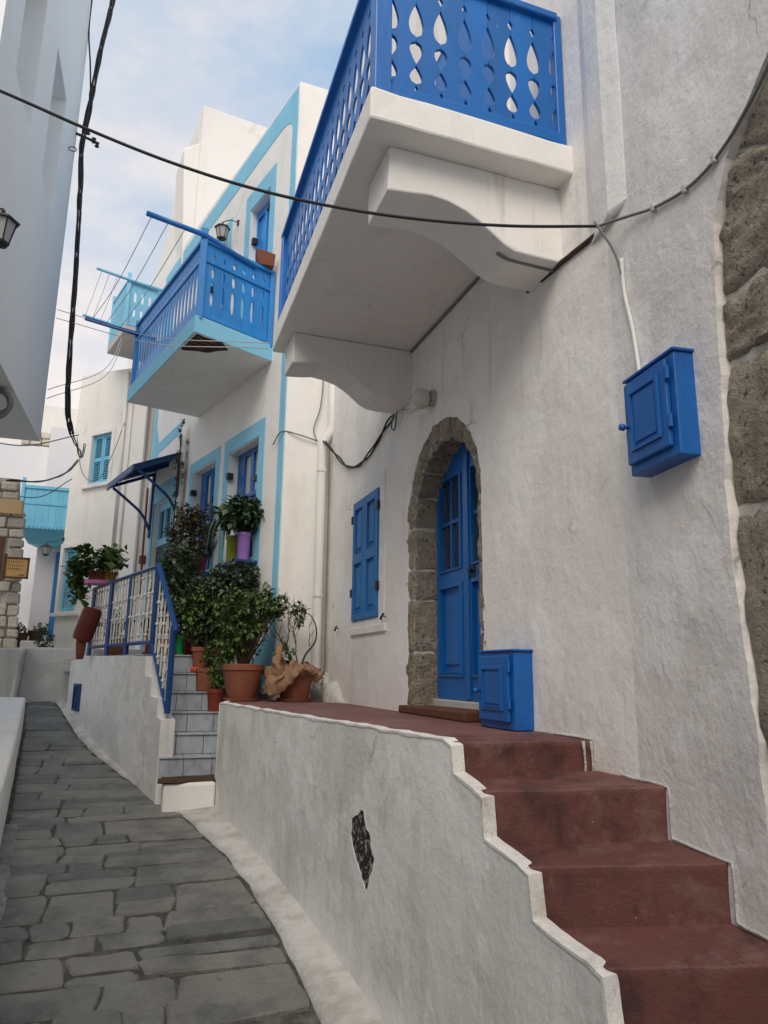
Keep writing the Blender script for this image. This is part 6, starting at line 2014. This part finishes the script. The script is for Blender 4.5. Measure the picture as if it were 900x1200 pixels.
cable([(-1.00, 10.25, 12.6), (-1.01, 10.3, 11.86), (-1.10, 10.3, 10.87), (-1.155, 10.3, 9.95), (-1.20, 10.3, 9.15), (-1.15, 10.3, 8.33), (-1.085, 10.3, 6.97), (-1.05, 10.3, 5.9), (-1.0, 10.33, 5.1), (-.92, 10.4, 4.75)], .022, 'thick twisted black cable bundle hanging down the edge of the left house', seg=14, twist=4, tw=.17)
cable([(-1.28, 10.2, 12.4), (-1.30, 10.3, 11.3), (-1.22, 10.3, 10.6), (-1.16, 10.3, 10.0)], .012, 'thin black wire looping in to the top of the cable bundle')
tz = thing('cable_clamp', (-1.2, 10.3, 9.2), 'black cable clamp with insulators on the corner of the left house', 'clamp')
MB().tube([(-1.30, 10.3, 9.35), (-1.02, 10.3, 9.28)], .02, 6).build('arm', 'black_metal', tz)
for q in ((-1.05, 9.30), (-1.0, 9.24), (-1.14, 9.42), (-1.16, 9.9)):
    MB().lathe([(.01, -.05), (.035, -.03), (.02, 0), (.035, .03), (.01, .05)], (q[0], 10.3, q[1]), 8).build('insulator', 'black_metal', tz)
cable([(-.92, 10.4, 4.75), (-.90, 11.5, 4.85), (-.95, 13, 5.15), (-1.15, 16.2, 6.32)], .014, 'black cable from the bundle to the cream house wall', twist=2)
cable([(-1.9, 12.2, 4.45), (-1.6, 13.4, 4.75), (-1.35, 15.0, 5.35), (-1.28, 16.6, 6.05)], .018, 'heavy black cable with clips crossing low over the alley', twist=2)
cable([(-3.1, 15.5, 6.0), (-2.3, 16.3, 6.18), (-1.35, 16.9, 6.72)], .011, 'thin dark wire crossing over the ruined stone wall')
cable([(-3.0, 17.0, 5.3), (-2.1, 17.5, 5.35), (-1.40, 17.1, 5.75)], .010, 'thin dark wire above the far box balcony')
cable([FF(.9, .1, 6.8), FF(.55, .12, 5.9), FF(.0, .12, 5.65), FF(-.4, .1, 6.2), FF(-.65, .06, 6.9)], .009, 'loose grey wire looping across the cream house front', 'cable_grey')
cable([FLB(.0, .02, 6.55), (.0, 9.6, 6.0), (1.08, 6.55, 4.72)], .0055, 'upper of two pale wires from the left house to the big balcony corner', 'wire_pale', 5)
cable([FLB(.0, .02, 6.42), (.0, 9.6, 5.90), (1.08, 6.58, 4.68)], .0055, 'lower of two pale wires from the left house to the big balcony corner', 'wire_pale', 5)
cable([FLB(.0, .02, 5.35), (-.7, 12.5, 6.6), FB(6.5, .70, 8.46)], .006, 'upper pale wire rising to the light blue balcony', 'wire_pale', 5)
cable([FLB(.0, .02, 5.22), (-.68, 12.5, 6.48), FB(6.5, .68, 8.36)], .006, 'lower pale wire rising to the light blue balcony', 'wire_pale', 5)
cable([(2.28, 8.95, 4.6), FM(8.5, .02, 4.22), FM(8.12, .02, 4.03), FM(7.7, .02, 3.93), FM(7.2, .02, 3.98), FM(6.75, .02, 4.10), FM(6.5, .02, 4.16), FM(6.35, .02, 4.20)], .014, 'dark cable drooping along the wall from the drainpipe to the lamp', twist=2)
cable([FM(6.50, .03, 4.18), FM(6.52, .05, 4.02), FM(6.42, .05, 3.96), FM(6.38, .04, 4.15)], .009, 'small loop of loose cable under the far balcony bracket', 'cable_grey')
cable([FM(6.42, .02, 4.15), FM(6.1, .02, 4.04), FM(5.8, .02, 3.99), FM(5.60, .02, 3.98)], .012, 'pale conduit feeding the globe lamp', 'white_pipe')
cable([(2.22, 9.08, 6.4), (2.27, 9.07, 5.6), (2.24, 9.06, 5.1), (2.16, 9.06, 4.8), (2.2, 9.04, 4.62)], .008, 'thin wire curling beside the top of the drainpipe', 'cable_grey')
cable([FB(.30, .03, 4.60), FB(.05, .03, 4.72), (1.95, 9.06, 4.68), (2.22, 9.06, 4.62)], .009, 'short dark wire over the light blue corner stripe', 'cable_grey')
cable([(2.36, 8.97, 4.5), (2.37, 8.96, 3.4), (2.37, 8.95, 2.2), (2.36, 8.9, 1.6), (2.30, 8.8, 1.45)], .010, 'dark wire running down beside the drainpipe', 'cable_grey')

# unseen houses added to block low sky light from street and terrace
def plain_house(x0, y0, x1, y1, h, label):
    t = thing('added_shade_house', ((x0 + x1) / 2, (y0 + y1) / 2, -1.5), label, 'house')
    MB().box((x0, y0, -2.5), (x1, y1, h)).build('wall', 'whitewash_far', t, bevel=.03)
    MB().box((x0 - .04, y0 - .04, h - .28), (x1 + .04, y1 + .04, h - .16)).build('cornice', 'whitewash_far', t)
    y = y0 + 1.2
    while y < y1 - 1:
        for z in (1.9, 4.6):
            if z + 1.2 < h:
                MB().box((x1 - .02, y, z), (x1 + .03, y + .8, z + 1.15)).build('shutter', 'blue_shutter', t)
        y += 2.2
plain_house(-7.5, -4.5, -2.1, 5.6, 6.4, 'plain white house with blue shutters on the left, unseen, added to shade the street')
plain_house(-7.0, -16, -1.2, -5.5, 6.8, 'plain white house with blue shutters behind the viewpoint, unseen, added to shade the street')
